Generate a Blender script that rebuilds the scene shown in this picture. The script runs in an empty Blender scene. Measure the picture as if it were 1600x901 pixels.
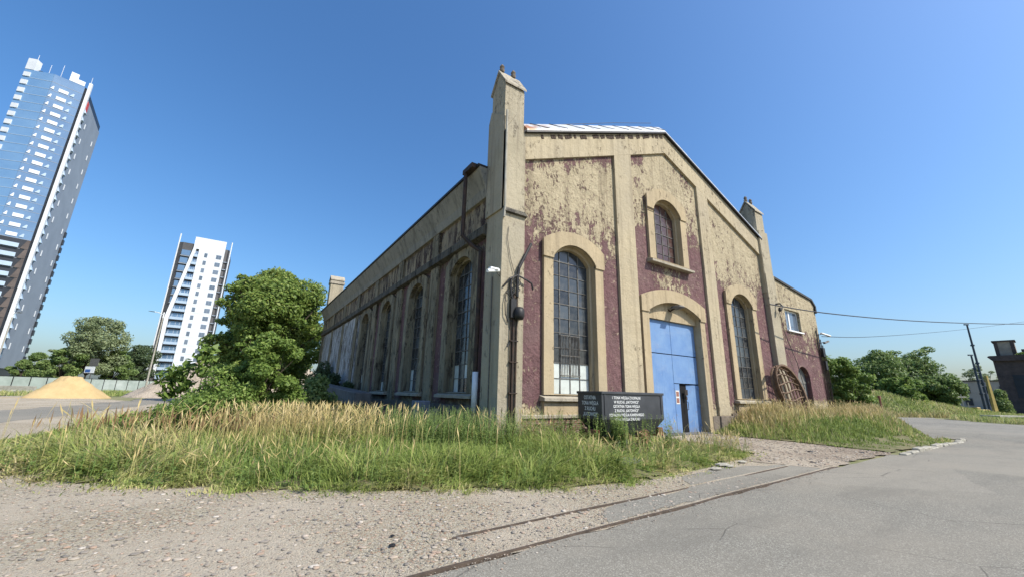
import bpy, math, random
import numpy as np
from mathutils import Vector, Matrix
from mathutils.geometry import tessellate_polygon
S = bpy.context.scene
C = S.collection
R = math.radians
random.seed(5)
rng = np.random.default_rng(11)

# ------------------------------------------------------------------ camera, sky, sun, exposure
YAW, PITCH, ROLL, FPX = 0.58136773, 0.25809053, -0.02345579, 621.58
CAM = np.array([-6.9007, -11.3517, 1.6])
_f = np.array([math.sin(YAW)*math.cos(PITCH), math.cos(YAW)*math.cos(PITCH), math.sin(PITCH)])
_r0 = np.array([math.cos(YAW), -math.sin(YAW), 0.0]); _d0 = np.cross(_f, _r0)
_r = math.cos(ROLL)*_r0 + math.sin(ROLL)*_d0
_d = -math.sin(ROLL)*_r0 + math.cos(ROLL)*_d0
cd = bpy.data.cameras.new('camera'); cam = bpy.data.objects.new('camera', cd); C.objects.link(cam)
m = Matrix(((_r[0], -_d[0], -_f[0], CAM[0]), (_r[1], -_d[1], -_f[1], CAM[1]), (_r[2], -_d[2], -_f[2], CAM[2]), (0, 0, 0, 1)))
cam.matrix_world = m
cd.sensor_width = 36.0; cd.lens = FPX/1600*36.0; cd.clip_end = 5000; cd.clip_start = 0.05
S.camera = cam
SUN_EL, SUN_AZ = R(46), R(147)            # azimuth from +Y towards +X
W = bpy.data.worlds.new('World'); S.world = W; W.use_nodes = True
nt = W.node_tree; bg = nt.nodes['Background']
sk = nt.nodes.new('ShaderNodeTexSky'); sk.sky_type = 'NISHITA'; sk.sun_disc = False
sk.sun_elevation = SUN_EL; sk.sun_rotation = SUN_AZ; sk.air_density = 1.25; sk.dust_density = 2.3; sk.ozone_density = 8.0
hs = nt.nodes.new('ShaderNodeHueSaturation'); hs.inputs['Saturation'].default_value = 1.13
nt.links.new(sk.outputs[0], hs.inputs['Color']); nt.links.new(hs.outputs[0], bg.inputs[0]); bg.inputs[1].default_value = 0.15
sl = bpy.data.lights.new('sun', 'SUN'); sun = bpy.data.objects.new('sun', sl); C.objects.link(sun)
sl.energy = 4.4; sl.angle = R(0.5); sl.color = (1.0, 0.945, 0.84)
sd = Vector((math.sin(SUN_AZ)*math.cos(SUN_EL), math.cos(SUN_AZ)*math.cos(SUN_EL), math.sin(SUN_EL)))
sun.rotation_euler = sd.to_track_quat('Z', 'Y').to_euler(); sun.location = (20, -30, 40)
S.view_settings.view_transform = 'Standard'; S.view_settings.look = 'None'
S.view_settings.exposure = 0.40; S.view_settings.gamma = 1.0

# ------------------------------------------------------------------ helpers
def ray(px, py):
    return _r*((px-800)/FPX) + _d*((py-450.5)/FPX) + _f
def at(px, py, depth):                     # point at a forward depth from the camera
    return Vector(CAM + ray(px, py)*depth)
def G(px, py, z=0.0):                      # where a sight line meets level ground
    r = ray(px, py); return tuple((CAM + r*((z-CAM[2])/r[2]))[:2])
def onY(px, py, y):
    r = ray(px, py); return Vector(CAM + r*((y-CAM[1])/r[1]))

def tag(o, label=None, cat=None, group=None, kind=None):
    if label: o['label'] = label
    if cat: o['category'] = cat
    if group: o['group'] = group
    if kind: o['kind'] = kind
    return o
def thing(name, label, cat, loc=(0, 0, 0), rz=0.0, group=None):
    o = bpy.data.objects.new(name, None); C.objects.link(o); o.empty_display_size = .3
    o.location = loc; o.rotation_euler = (0, 0, rz)
    return tag(o, label, cat, group)
def link(name, me, parent=None, mat=None):
    o = bpy.data.objects.new(name, me); C.objects.link(o)
    if parent: o.parent = parent
    if mat and not me.materials: me.materials.append(mat)
    return o
def copy_tree(o, parent=None):
    c = o.copy(); C.objects.link(c); c.parent = parent
    for ch in list(o.children): copy_tree(ch, c)
    return c
FR = lambda u, w, z: (u, w, z)             # front facade: u = x, depth w = y
SI = lambda u, w, z: (w, u, z)             # side facade: u = y, depth w = x
class MB:
    def __init__(s): s.v = []; s.f = []
    def box(s, x0, x1, y0, y1, z0, z1, mp=FR):
        b = len(s.v)
        for z in (z0, z1):
            for (x, y) in ((x0, y0), (x1, y0), (x1, y1), (x0, y1)): s.v.append(mp(x, y, z))
        for q in ((0, 3, 2, 1), (4, 5, 6, 7), (0, 1, 5, 4), (1, 2, 6, 5), (2, 3, 7, 6), (3, 0, 4, 7)):
            s.f.append([b+i for i in q])
        return s
    def hexa(s, p):                        # 8 corners: bottom ring, top ring
        b = len(s.v); s.v += [tuple(q) for q in p]
        for q in ((0, 3, 2, 1), (4, 5, 6, 7), (0, 1, 5, 4), (1, 2, 6, 5), (2, 3, 7, 6), (3, 0, 4, 7)):
            s.f.append([b+i for i in q])
        return s
    def prism(s, outer, holes, w0, w1, mp=FR):
        loops = [outer]+list(holes)
        tris = tessellate_polygon([[Vector((u, z, 0)) for u, z in l] for l in loops])
        flat = [p for l in loops for p in l]; n = len(flat); b = len(s.v)
        s.v += [mp(u, w0, z) for u, z in flat]; s.v += [mp(u, w1, z) for u, z in flat]
        for t in tris:
            s.f.append([b+i for i in t]); s.f.append([b+n+i for i in reversed(t)])
        k = 0
        for l in loops:
            L = len(l)
            for i in range(L):
                j = (i+1) % L; s.f.append([b+k+i, b+k+j, b+n+k+j, b+n+k+i])
            k += L
        return s
    def tube(s, pts, r, n=6, r1=None):
        pts = [Vector(p) for p in pts]; b = len(s.v); m = len(pts); pr = None
        for i, p in enumerate(pts):
            t = (pts[min(i+1, m-1)]-pts[max(i-1, 0)]).normalized()
            if pr is None: pr = t.orthogonal().normalized()
            pr = (pr - t*pr.dot(t)).normalized(); q = t.cross(pr)
            rr = r if r1 is None else r+(r1-r)*i/(m-1)
            for k in range(n):
                a = 2*math.pi*k/n; s.v.append(tuple(p+pr*(rr*math.cos(a))+q*(rr*math.sin(a))))
        for i in range(m-1):
            for k in range(n):
                l = (k+1) % n; s.f.append([b+i*n+k, b+i*n+l, b+(i+1)*n+l, b+(i+1)*n+k])
        s.f.append([b+k for k in reversed(range(n))]); s.f.append([b+(m-1)*n+k for k in range(n)])
        return s
    def lathe(s, prof, n=16, c=(0, 0, 0), axis='z', ring=False):
        b = len(s.v); m = len(prof)
        for (r, h) in prof:
            for k in range(n):
                a = 2*math.pi*k/n; x, y = r*math.cos(a), r*math.sin(a)
                p = {'z': (x, y, h), 'y': (x, h, y), 'x': (h, x, y)}[axis]
                s.v.append((p[0]+c[0], p[1]+c[1], p[2]+c[2]))
        for i in range(m-1):
            for k in range(n):
                l = (k+1) % n; s.f.append([b+i*n+k, b+i*n+l, b+(i+1)*n+l, b+(i+1)*n+k])
        if ring:
            for k in range(n): l = (k+1) % n; s.f.append([b+k, b+l, b+(m-1)*n+l, b+(m-1)*n+k])
        else: s.f.append([b+k for k in reversed(range(n))]); s.f.append([b+(m-1)*n+k for k in range(n)])
        return s
    def mesh(s, name, mat=None, smooth=False, fix=True):
        me = bpy.data.meshes.new(name); me.from_pydata(s.v, [], s.f)
        if fix:
            import bmesh
            bm = bmesh.new(); bm.from_mesh(me); bmesh.ops.recalc_face_normals(bm, faces=bm.faces); bm.to_mesh(me); bm.free()
        if smooth: me.polygons.foreach_set('use_smooth', [True]*len(me.polygons))
        if mat: me.materials.append(mat)
        return me
    def build(s, name, mat, parent=None, smooth=False, bevel=0):
        o = link(name, s.mesh(name, mat, smooth), parent)
        if bevel:
            md = o.modifiers.new('edge', 'BEVEL'); md.width = bevel; md.segments = 1; md.limit_method = 'ANGLE'
        return o
def npmesh(name, v, quads, tris, mat, tint=None, parent=None, smooth=False):
    me = bpy.data.meshes.new(name); v = np.asarray(v, np.float32).reshape(-1, 3)
    quads = np.zeros((0, 4), np.int32) if quads is None else np.asarray(quads, np.int32)
    tris = np.zeros((0, 3), np.int32) if tris is None else np.asarray(tris, np.int32)
    me.vertices.add(len(v)); me.vertices.foreach_set('co', v.ravel())
    nl = quads.size+tris.size; me.loops.add(nl)
    me.loops.foreach_set('vertex_index', np.concatenate([quads.ravel(), tris.ravel()]).astype(np.int32))
    nq, ntr = len(quads), len(tris); me.polygons.add(nq+ntr)
    st = np.concatenate([np.arange(nq)*4, nq*4+np.arange(ntr)*3]).astype(np.int32)
    me.polygons.foreach_set('loop_start', st)
    if tint is not None:
        a = me.attributes.new('tint', 'FLOAT', 'POINT'); a.data.foreach_set('value', np.asarray(tint, np.float32))
    if smooth: me.polygons.foreach_set('use_smooth', np.ones(nq+ntr, bool))
    me.update(calc_edges=True); me.validate()
    me.materials.append(mat)
    return link(name, me, parent)

# ------------------------------------------------------------------ materials
def lin(r, g, b):
    f = lambda c: (c/255/12.92) if c/255 <= .04045 else ((c/255+.055)/1.055)**2.4
    return (f(r), f(g), f(b), 1)
class NT:
    def __init__(s, name):
        s.m = bpy.data.materials.new(name); s.m.use_nodes = True; s.t = s.m.node_tree; s.n = s.t.nodes; s.l = s.t.links
        s.b = s.n['Principled BSDF']; s.o = s.n['Material Output']
        s.geo = s.n.new('ShaderNodeNewGeometry'); s.tc = s.n.new('ShaderNodeTexCoord')
        s.pos = s.tc.outputs['Object']
    def set(s, inp, v):
        if isinstance(v, bpy.types.NodeSocket): s.l.new(v, inp)
        elif isinstance(v, (tuple, list)): inp.default_value = v if len(v) == len(inp.default_value) else (*v, 1)[:len(inp.default_value)]
        else: inp.default_value = v
    def noise(s, sc, det=4, rough=.55, vec=None, dist=0.0, out=0):
        n = s.n.new('ShaderNodeTexNoise'); n.inputs['Scale'].default_value = sc; n.inputs['Detail'].default_value = det
        n.inputs['Roughness'].default_value = rough; n.inputs['Distortion'].default_value = dist
        s.l.new(vec or s.pos, n.inputs['Vector']); return n.outputs[out]
    def voro(s, sc, feat='F1', vec=None, out=0):
        n = s.n.new('ShaderNodeTexVoronoi'); n.feature = feat; n.inputs['Scale'].default_value = sc
        s.l.new(vec or s.pos, n.inputs['Vector']); return n.outputs[out]
    def map(s, scale=(1, 1, 1), rot=(0, 0, 0), loc=(0, 0, 0), vec=None):
        n = s.n.new('ShaderNodeMapping'); n.inputs['Scale'].default_value = scale; n.inputs['Rotation'].default_value = rot
        n.inputs['Location'].default_value = loc; s.l.new(vec or s.pos, n.inputs['Vector']); return n.outputs[0]
    def math(s, op, a, b=0.0, c=None, clamp=False):
        n = s.n.new('ShaderNodeMath'); n.operation = op; n.use_clamp = clamp
        s.set(n.inputs[0], a); s.set(n.inputs[1], b)
        if c is not None: s.set(n.inputs[2], c)
        return n.outputs[0]
    def rng(s, v, a, b, c=0.0, d=1.0, smooth=False):
        n = s.n.new('ShaderNodeMapRange'); n.interpolation_type = 'SMOOTHSTEP' if smooth else 'LINEAR'
        s.set(n.inputs[0], v)
        for i, q in enumerate((a, b, c, d)): s.set(n.inputs[1+i], q)
        return n.outputs[0]
    def mix(s, f, a, b, mode='MIX'):
        n = s.n.new('ShaderNodeMix'); n.data_type = 'RGBA'; n.blend_type = mode
        s.set(n.inputs[0], f); s.set(n.inputs[6], a); s.set(n.inputs[7], b); return n.outputs[2]
    def ramp(s, v, stops):
        n = s.n.new('ShaderNodeValToRGB'); e = n.color_ramp.elements
        while len(e) < len(stops): e.new(0.5)
        for x, (p, c) in zip(e, stops): x.position = p; x.color = c if len(c) == 4 else (*c, 1)
        s.l.new(v, n.inputs[0]); return n.outputs[0]
    def xyz(s, vec=None):
        n = s.n.new('ShaderNodeSeparateXYZ'); s.l.new(vec or s.pos, n.inputs[0]); return n.outputs
    def attr(s, name='tint'):
        n = s.n.new('ShaderNodeAttribute'); n.attribute_name = name; return n.outputs['Fac']
    def objrand(s):
        return s.n.new('ShaderNodeObjectInfo').outputs['Random']
    def done(s, col, rough=.8, bump=None, bs=.3, bd=.02, metal=0.0, spec=.3, trans=0.0):
        s.set(s.b.inputs['Base Color'], col); s.set(s.b.inputs['Roughness'], rough); s.set(s.b.inputs['Metallic'], metal)
        s.set(s.b.inputs['Specular IOR Level'], spec)
        if bump is not None:
            n = s.n.new('ShaderNodeBump'); n.inputs['Strength'].default_value = bs; n.inputs['Distance'].default_value = bd
            s.l.new(bump, n.inputs['Height']); s.l.new(n.outputs[0], s.b.inputs['Normal'])
        if trans:
            tr = s.n.new('ShaderNodeBsdfTranslucent'); s.set(tr.inputs[0], col)
            mx = s.n.new('ShaderNodeMixShader'); mx.inputs[0].default_value = trans
            s.l.new(s.b.outputs[0], mx.inputs[1]); s.l.new(tr.outputs[0], mx.inputs[2]); s.l.new(mx.outputs[0], s.o.inputs[0])
        return s.m
def simple(name, a, b=None, sc=6, rough=.7, metal=0, bs=.2, bd=.01, spec=.3, det=5):
    n = NT(name)
    if b is None: b = tuple(c*.7 for c in a[:3])
    v = n.noise(sc, det, .6)
    return n.done(n.mix(n.rng(v, .35, .65), a, b), rough, n.noise(sc*4, 4), bs, bd, metal, spec)

CREAM = (.47, .395, .265); CREAM2 = (.40, .335, .22); MAROON = (.140, .078, .078)
def mat_panel(name, kind='front'):
    n = NT(name); x, y, z = n.xyz()
    u = y if kind == 'side' else x
    big = n.noise(.55, 3, .5); fl = n.noise(2.4, 10, .72, n.map((1.25, 1.25, .75))); fine = n.noise(11, 8, .72, n.map((1.3, 1.3, .6)))
    v = n.math('ADD', n.math('MULTIPLY', fl, .55), n.math('MULTIPLY', fine, .45))
    if kind == 'front':
        dx = n.math('ABSOLUTE', n.math('SUBTRACT', u, 10.1))
        ctr = n.rng(dx, 3.2, 2.8, 0, 1)                      # middle bay: colour runs higher, bare under the upper window
        zz = n.math('SUBTRACT', z, n.math('MULTIPLY', ctr, 2.2))
        t = n.rng(zz, 5.6, 7.6, .34, .46, True)
        t = n.math('ADD', t, n.rng(zz, 7.2, 8.6, 0, .085, True)); t = n.math('ADD', t, n.rng(zz, 8.8, 11.2, 0, .06, True))
        under = n.math('MULTIPLY', n.rng(dx, 1.75, 1.35, 0, 1, True), n.math('MULTIPLY', n.rng(z, 6.2, 6.9, 0, 1, True), ctr))
        t = n.math('ADD', t, n.math('MULTIPLY', under, .14))
        ur = n.rng(u, 12.9, 12.4)
        zb = n.math('SUBTRACT', n.math('SUBTRACT', 14.35, n.math('MULTIPLY', n.math('ABSOLUTE', n.math('SUBTRACT', u, 10.25)), .416)), z)
        t = n.math('SUBTRACT', t, n.math('MULTIPLY', ur, n.rng(zb, .15, 1.0, .115, 0, True)))
    elif kind == 'side':
        t = n.rng(z, 5.0, 9.2, .36, .60, True)
        t = n.math('ADD', t, n.rng(u, 17.5, 19.5, 0, .4))
    else:
        zz = n.math('ADD', z, n.math('MULTIPLY', u, .0)); t = n.rng(zz, 4.2, 8.0, .40, .62, True); t = n.math('ADD', t, n.rng(u, 2.2, 6.0, 0, .035))
    t = n.math('ADD', t, n.rng(z, 1.9, .9, 0, .24, True))
    t = n.math('ADD', t, n.math('MULTIPLY', n.math('SUBTRACT', big, .5), .24))
    d = n.math('SUBTRACT', v, t)
    mask = n.rng(d, -.008, .008)                             # 1 = maroon coat
    cr = n.mix(n.rng(n.noise(1.3, 5), .3, .7), CREAM, CREAM2)
    cr = n.mix(n.rng(n.noise(14, 6, .75), .54, .66), cr, (.29, .235, .155))
    cr = n.mix(n.math('MULTIPLY', n.rng(n.noise(3.2, 9, .75), .58, .61), .75), cr, (.20, .155, .105))
    pm = n.rng(n.noise(.75, 4, .6, n.map((1, 1, .7), (0, 0, 0), (3, 1, 7))), .43, .60, .74, .555, True)      # where chips have come off
    chip = n.rng(n.math('SUBTRACT', n.noise(4.2, 10, .78, n.map((1.1, 1.1, .8), (0, 0, 0), (9, 4, 2))), pm), -.004, .006)
    cr = n.mix(chip, cr, n.mix(n.noise(7, 3), (.12, .072, .068), (.16, .115, .085)))
    if kind == 'side':
        cr = n.mix(n.rng(u, 18.6, 19.6), n.mix(n.rng(n.noise(.9, 8, .7), .30, .60), cr, (.11, .09, .065)), n.mix(n.rng(n.noise(1.2, 8, .75, n.map((1, 1, .5))), .45, .62), (.56, .56, .54), (.22, .20, .17)))
    rs = n.noise(1.0, 8, .7, n.map((3.4, 3.4, .15))); cr = n.mix(n.math('MULTIPLY', n.rng(rs, .50, .66), .55 if kind != 'side' else .85), cr, (.17, .135, .09) if kind != 'side' else (.09, .075, .055))  # side kind: real grime, deepened so the colour also holds the wall's shade
    ma = n.mix(n.rng(n.noise(2.6, 6, .6, n.map((2, 2, .5))), .35, .7), MAROON, (.19, .105, .105))
    ma = n.mix(n.rng(n.noise(.9, 4, .6, n.map((3, 3, .3))), .5, .75), ma, (.105, .055, .06))
    ma = n.mix(n.math('MULTIPLY', n.rng(n.noise(5, 9, .78), .585, .60), .85), ma, (.36, .29, .20)); ma = n.mix(n.rng(n.noise(.7, 4), .4, .7, 0, .5), ma, (.20, .135, .125))
    col = n.mix(mask, cr, ma)
    edge = n.rng(n.math('ABSOLUTE', d), .003, .02, .55, 1)
    col = n.mix(n.math('SUBTRACT', 1, edge), col, (.15, .11, .08))
    lump = n.math('SUBTRACT', n.math('ADD', n.math('MULTIPLY', n.noise(3.4, 10, .7), 1.2), n.math('MULTIPLY', mask, -.25)), n.math('MULTIPLY', chip, .3))
    return n.done(col, .9, lump, .9, .11, 0, .12)
def mat_plaster(name, a, b, stain=(.20, .165, .12), amount=.5, base=None, bd=.03, streak=.45):
    n = NT(name); x, y, z = n.xyz()
    col = n.mix(n.rng(n.noise(.8, 6, .6), .35, .68), a, b)
    st = n.noise(1.6, 10, .76, n.map((1.6, 1.6, .45)))
    col = n.mix(n.rng(st, 1-amount+.04, 1-amount+.08), col, stain)
    pm = n.rng(n.noise(.8, 4, .6, n.map((1, 1, .7), (0, 0, 0), (5, 2, 9))), .42, .60, .72, .565, True)
    ck = n.math('SUBTRACT', n.noise(3.6, 10, .8, n.map((1.4, 1.4, .8))), pm); col = n.mix(n.math('MULTIPLY', n.rng(ck, -.005, .008), .85), col, n.mix(n.noise(5, 3), tuple(c*.5 for c in stain), tuple(c*.95 for c in stain)))
    col = n.mix(n.rng(n.noise(.5, 3, .5, n.map((1, 1, 1), (0, 0, 0), (2, 8, 1))), .42, .68, 0, .45), col, tuple(c*.78+.01 for c in (a[0]*.95, a[1]*.98, a[2]*1.08)))
    col = n.mix(n.rng(n.noise(11, 7, .75), .54, .68), col, tuple(c*.70 for c in a))
    rs = n.noise(1.0, 8, .7, n.map((3.2, 3.2, .16))); col = n.mix(n.math('MULTIPLY', n.rng(rs, .48, .66), streak), col, tuple(c*.8 for c in stain))
    if base: col = n.mix(n.math('MULTIPLY', n.rng(z, 1.7, .5), n.rng(n.noise(2.2, 6), .4, .55)), col, base)
    h = n.math('ADD', n.noise(3.5, 9, .7), n.math('MULTIPLY', n.rng(ck, -.01, .01), -.25))
    return n.done(col, .9, h, .8, bd*2.2, 0, .12)
M = {}
M['panel'] = mat_panel('peeling maroon and cream paint'); M['panel_side'] = mat_panel('peeling side wall paint', 'side'); M['panel_annex'] = mat_panel('peeling annex paint', 'annex')
M['cream'] = mat_plaster('cream plaster', CREAM, (.415, .345, .23), (.21, .165, .11), .42, (.34, .29, .21))
M['surround'] = mat_plaster('tan window dressing', (.46, .37, .235), (.40, .315, .195), (.22, .17, .11), .40, None, .015)
M['pier'] = mat_plaster('stained pier plaster', (.42, .365, .26), (.345, .30, .21), (.19, .15, .11), .43, (.36, .32, .25))
M['side_pil'] = mat_plaster('weathered side plaster with painted shade', (.33, .28, .185), (.20, .172, .115), (.06, .048, .034), .52, None, .04, .8)  # side wall tones from here to the frieze: grime plus painted-in shade
M['ledge'] = mat_plaster('grimy string course with painted shade', (.15, .137, .11), (.095, .087, .07), (.035, .031, .025), .5, None, .05, .7)
M['cornice'] = mat_plaster('grey cement cornice', (.30, .28, .225), (.235, .22, .175), (.12, .11, .09), .40, None, .01, .6)
M['frieze'] = mat_plaster('flaking frieze plaster', (.37, .30, .195), (.26, .21, .14), (.055, .036, .032), .55, None, .04, .7)
M['white_wall'] = mat_plaster('flaking whitewash', (.56, .56, .55), (.40, .40, .39), (.15, .135, .115), .55, None, .03, .8)
M['sill'] = mat_plaster('cement sill', (.42, .37, .28), (.34, .30, .23), (.2, .17, .13), .42)
M['plinth'] = mat_plaster('dirty plinth', (.20, .165, .13), (.14, .115, .095), (.30, .26, .20), .45)
def mat_brick():
    n = NT('worn red brick'); c = n.ramp(n.objrand(), [(0, (.20, .085, .06)), (.4, (.26, .13, .095)), (.7, (.16, .085, .07)), (1, (.34, .24, .18))])
    c = n.mix(n.rng(n.noise(14, 6), .45, .65), c, (.30, .25, .2)); return n.done(c, .9, n.noise(30, 5), .5, .01)
M['brick'] = mat_brick()
def mat_glass(name, a, b, rough=.12, spec=.5, dirt=.35):
    n = NT(name); c = n.mix(n.objrand(), a, b); d = n.rng(n.noise(3, 6, .7), .45, .75, 0, dirt)
    c = n.mix(d, c, (.19, .18, .16)); return n.done(c, n.math('ADD', n.math('MULTIPLY', d, .5), rough), n.noise(1.4, 2), .03, .05, 0, spec)
M['glass'] = mat_glass('old dark glass', (.012, .014, .016), (.035, .04, .045), .10, .55)
M['glass_grey'] = mat_glass('grey dusty glass', (.03, .038, .045), (.065, .078, .088), .16, .5)
M['glass_brown'] = mat_glass('rust stained pane', (.05, .028, .025), (.10, .05, .042), .2, .4)
M['glass_white'] = mat_glass('whitened pane', (.50, .54, .50), (.62, .66, .62), .3, .4, .3)
M['glass_house'] = mat_glass('flat window glass', (.10, .13, .17), (.16, .2, .26), .06, .6, .1)
M['steel'] = simple('grey glazing bar', (.17, .17, .16), (.09, .075, .06), 8, .6, .3)
M['dark'] = simple('dark interior', (.008, .008, .009), None, 3, .9)
M['black_metal'] = simple('black painted steel', (.018, .018, .020), (.035, .033, .032), 5, .5, .2)
M['pipe'] = simple('rusty dark pipe', (.035, .028, .024), (.075, .045, .03), 4, .7, .2)
M['white_pvc'] = simple('white plastic', (.72, .74, .76), (.6, .62, .64), 5, .4)
M['white_paint'] = simple('white paint', (.80, .80, .78), (.68, .68, .66), 5, .5)
M['zinc'] = NT('white sheet metal')
_n = M['zinc']; x_, y_, z_ = _n.xyz()
M['zinc'] = _n.done(_n.mix(_n.math('MULTIPLY', _n.rng(x_, 2.6, 1.2), _n.rng(_n.noise(1.8, 5), .45, .6)), _n.mix(_n.rng(_n.noise(3, 4), .4, .7), (.60, .61, .61), (.48, .50, .52)), (.42, .20, .10)), .45, None, 0, 0, .15)
M['roof'] = simple('bitumen roof', (.07, .07, .07), (.045, .045, .045), 2, .9)
def mat_door():
    n = NT('faded blue door paint'); x, y, z = n.xyz()
    c = n.mix(n.rng(n.noise(1.2, 5, .6), .35, .7), (.12, .225, .43), (.175, .29, .475))
    s = n.noise(3.5, 8, .7, n.map((4, 4, .35))); c = n.mix(n.math('MULTIPLY', n.rng(s, .55, .72), n.rng(z, 3.6, .4, .15, .85)), c, (.05, .10, .23))
    c = n.mix(n.rng(n.noise(6, 8, .75), .65, .68), c, (.36, .38, .40)); c = n.mix(n.math('MULTIPLY', n.rng(n.noise(2.2, 8, .75), .58, .63), n.rng(z, 2.6, .2, .1, .9)), c, (.20, .13, .10))
    c = n.mix(n.rng(n.noise(1.1, 4, .6, n.map((1, 1, 2.5))), .5, .75, 0, .35), c, (.25, .33, .46))
    c = n.mix(n.math('MULTIPLY', n.rng(z, .5, 0), n.rng(n.noise(5, 5), .4, .6)), c, (.2, .2, .22))
    return n.done(c, .55, n.noise(1.8, 5), .4, .04, 0, .3)
M['door'] = mat_door()
M['cart'] = simple('dark grey cart enamel', (.030, .032, .036), (.050, .052, .057), 2.2, .42, 0, .12, .01, .5)
M['letter'] = simple('white lettering', (.78, .78, .76), (.52, .52, .50), 9, .6)
M['rust'] = simple('rust red metal', (.24, .085, .06), (.15, .06, .04), 7, .85, 0, .4)
M['rust_pale'] = simple('pale rust', (.33, .16, .11), (.22, .10, .07), 9, .85, 0, .4)
M['iron'] = simple('weathered wheel iron', (.20, .125, .075), (.10, .065, .045), 6, .8, .1, .4)
M['rail'] = simple('rusty rail steel', (.13, .095, .07), (.075, .058, .045), 9, .7, .3)
M['paper'] = simple('paper notice', (.70, .68, .62), (.6, .58, .52), 9, .8)
M['notice'] = simple('faded red print', (.24, .10, .075), (.30, .15, .11), 16, .8)
def mat_asphalt():
    n = NT('old asphalt'); p = n.pos
    g = n.noise(75, 3, .7); b = n.noise(.35, 5, .55); mdl = n.noise(3.5, 5, .6)
    c = n.mix(n.rng(g, .38, .62), (.115, .108, .089), (.24, .226, .188))
    vo = n.voro(95, 'F1', None, 1)
    c = n.mix(n.rng(n.xyz(vo)[0], .78, .84), c, (.34, .325, .275)); c = n.mix(n.rng(n.xyz(vo)[1], .82, .88), c, (.10, .094, .08))
    c = n.mix(n.rng(b, .35, .7, 0, .55), c, (.265, .235, .185)); c = n.mix(n.rng(mdl, .5, .8, 0, .5), c, (.155, .148, .125))
    w = n.mix(.12, p, n.noise(1.2, 5, .7, None, 0, 1)); cr = n.voro(.42, 'DISTANCE_TO_EDGE', n.map((1, 1, 0), vec=w))
    ck = n.math('MULTIPLY', n.rng(cr, .0045, .0012), n.rng(n.noise(.5, 2), .44, .56)); c = n.mix(n.math('MULTIPLY', ck, .85), c, (.06, .055, .048)); st = n.noise(.9, 6, .6, n.map((.35, 1.5, 1), (0, 0, .3))); c = n.mix(n.rng(st, .50, .70, 0, .55), c, (.13, .122, .103)); pt = n.voro(.22, 'F1', n.mix(.25, p, n.noise(.8, 4, .6, None, 0, 1)), 1); c = n.mix(n.math('MULTIPLY', n.xyz(pt)[0], .30), c, (.33, .30, .245))
    h = n.math('SUBTRACT', n.math('ADD', g, n.math('MULTIPLY', n.noise(22, 4), .6)), n.math('MULTIPLY', ck, 1))
    return n.done(c, .92, h, .4, .010, 0, .2)
M['asphalt'] = mat_asphalt()
def mat_gravel(name, a, b, tone=(.25, .19, .15)):
    n = NT(name); g = n.noise(55, 4, .75); mdl = n.noise(1.6, 6, .65); big = n.noise(.4, 4)
    c = n.mix(n.rng(g, .35, .65), a, b); vo = n.voro(48, 'F1', None, 1); r, gg, bb = n.xyz(vo)
    c = n.mix(n.rng(r, .80, .86), c, (.50, .45, .37)); c = n.mix(n.rng(gg, .83, .88), c, (.14, .13, .11)); c = n.mix(n.rng(bb, .88, .92), c, (.33, .20, .13))
    c = n.mix(n.rng(mdl, .42, .72, 0, .6), c, tone); c = n.mix(n.rng(big, .42, .6, 0, .75), c, (.46, .395, .305))
    h = n.math('ADD', n.math('MULTIPLY', n.voro(48), -.6), n.math('ADD', g, n.math('MULTIPLY', n.noise(6, 4), 1.2)))
    return n.done(c, .95, h, .75, .03, 0, .15)
M['gravel'] = mat_gravel('pale gravel', (.27, .232, .168), (.49, .43, .31), (.33, .27, .185))
M['dirt'] = mat_gravel('brown gravelly dirt', (.20, .158, .118), (.34, .28, .21), (.17, .125, .09))
M['soil'] = simple('grassy soil', (.20, .165, .09), (.11, .12, .045), 3, .95, 0, .6, .05)
M['field'] = simple('dry field', (.25, .22, .12), (.16, .17, .07), .5, .95, 0, .6, .1)
M['verge'] = simple('short grass', (.12, .16, .05), (.24, .21, .10), 1.3, .95, 0, .9, .1)
def mat_sand():
    n = NT('yellow sand'); c = n.mix(n.rng(n.noise(.9, 6, .6), .35, .7), (.50, .37, .19), (.42, .305, .15)); c = n.mix(n.rng(n.noise(5, 7, .7), .6, .75), c, (.35, .22, .09))
    return n.done(c, .95, n.noise(4, 8, .65), .5, .12, 0, .1)
M['sand'] = mat_sand()
M['spoil'] = simple('grey brown rubble', (.42, .35, .27), (.31, .255, .195), .9, .95, 0, .8, .2)
M['concrete'] = simple('pale concrete', (.40, .375, .31), (.28, .26, .21), 3, .9, 0, .4, .02)
M['concrete_dark'] = simple('dark weathered concrete', (.15, .145, .14), (.09, .088, .085), 2, .9, 0, .5, .03)
M['bark'] = simple('bark', (.085, .065, .048), (.05, .04, .03), 8, .95, 0, .8, .03)
M['stone'] = simple('loose stone', (.40, .37, .32), (.22, .2, .18), 7, .9, 0, .4)
def mat_tint(name, stops, trans=.3, rough=.55, spec=.25, up=0.0):
    n = NT(name)
    if up:
        mv = n.n.new('ShaderNodeMix'); mv.data_type = 'VECTOR'; mv.inputs[0].default_value = up; mv.inputs[5].default_value = (0, 0, 1)
        n.l.new(n.geo.outputs['Normal'], mv.inputs[4]); nz = n.n.new('ShaderNodeVectorMath'); nz.operation = 'NORMALIZE'
        n.l.new(mv.outputs[1], nz.inputs[0]); n.l.new(nz.outputs[0], n.b.inputs['Normal'])
    return n.done(n.ramp(n.attr(), stops), rough, None, 0, 0, 0, spec, trans)
M['grass'] = mat_tint('grass blades', [(0, (.13, .19, .04)), (.3, (.24, .31, .075)), (.55, (.36, .41, .125)), (.75, (.44, .42, .17)), (1, (.60, .50, .27))], .35, .55, .15, .6)
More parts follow.
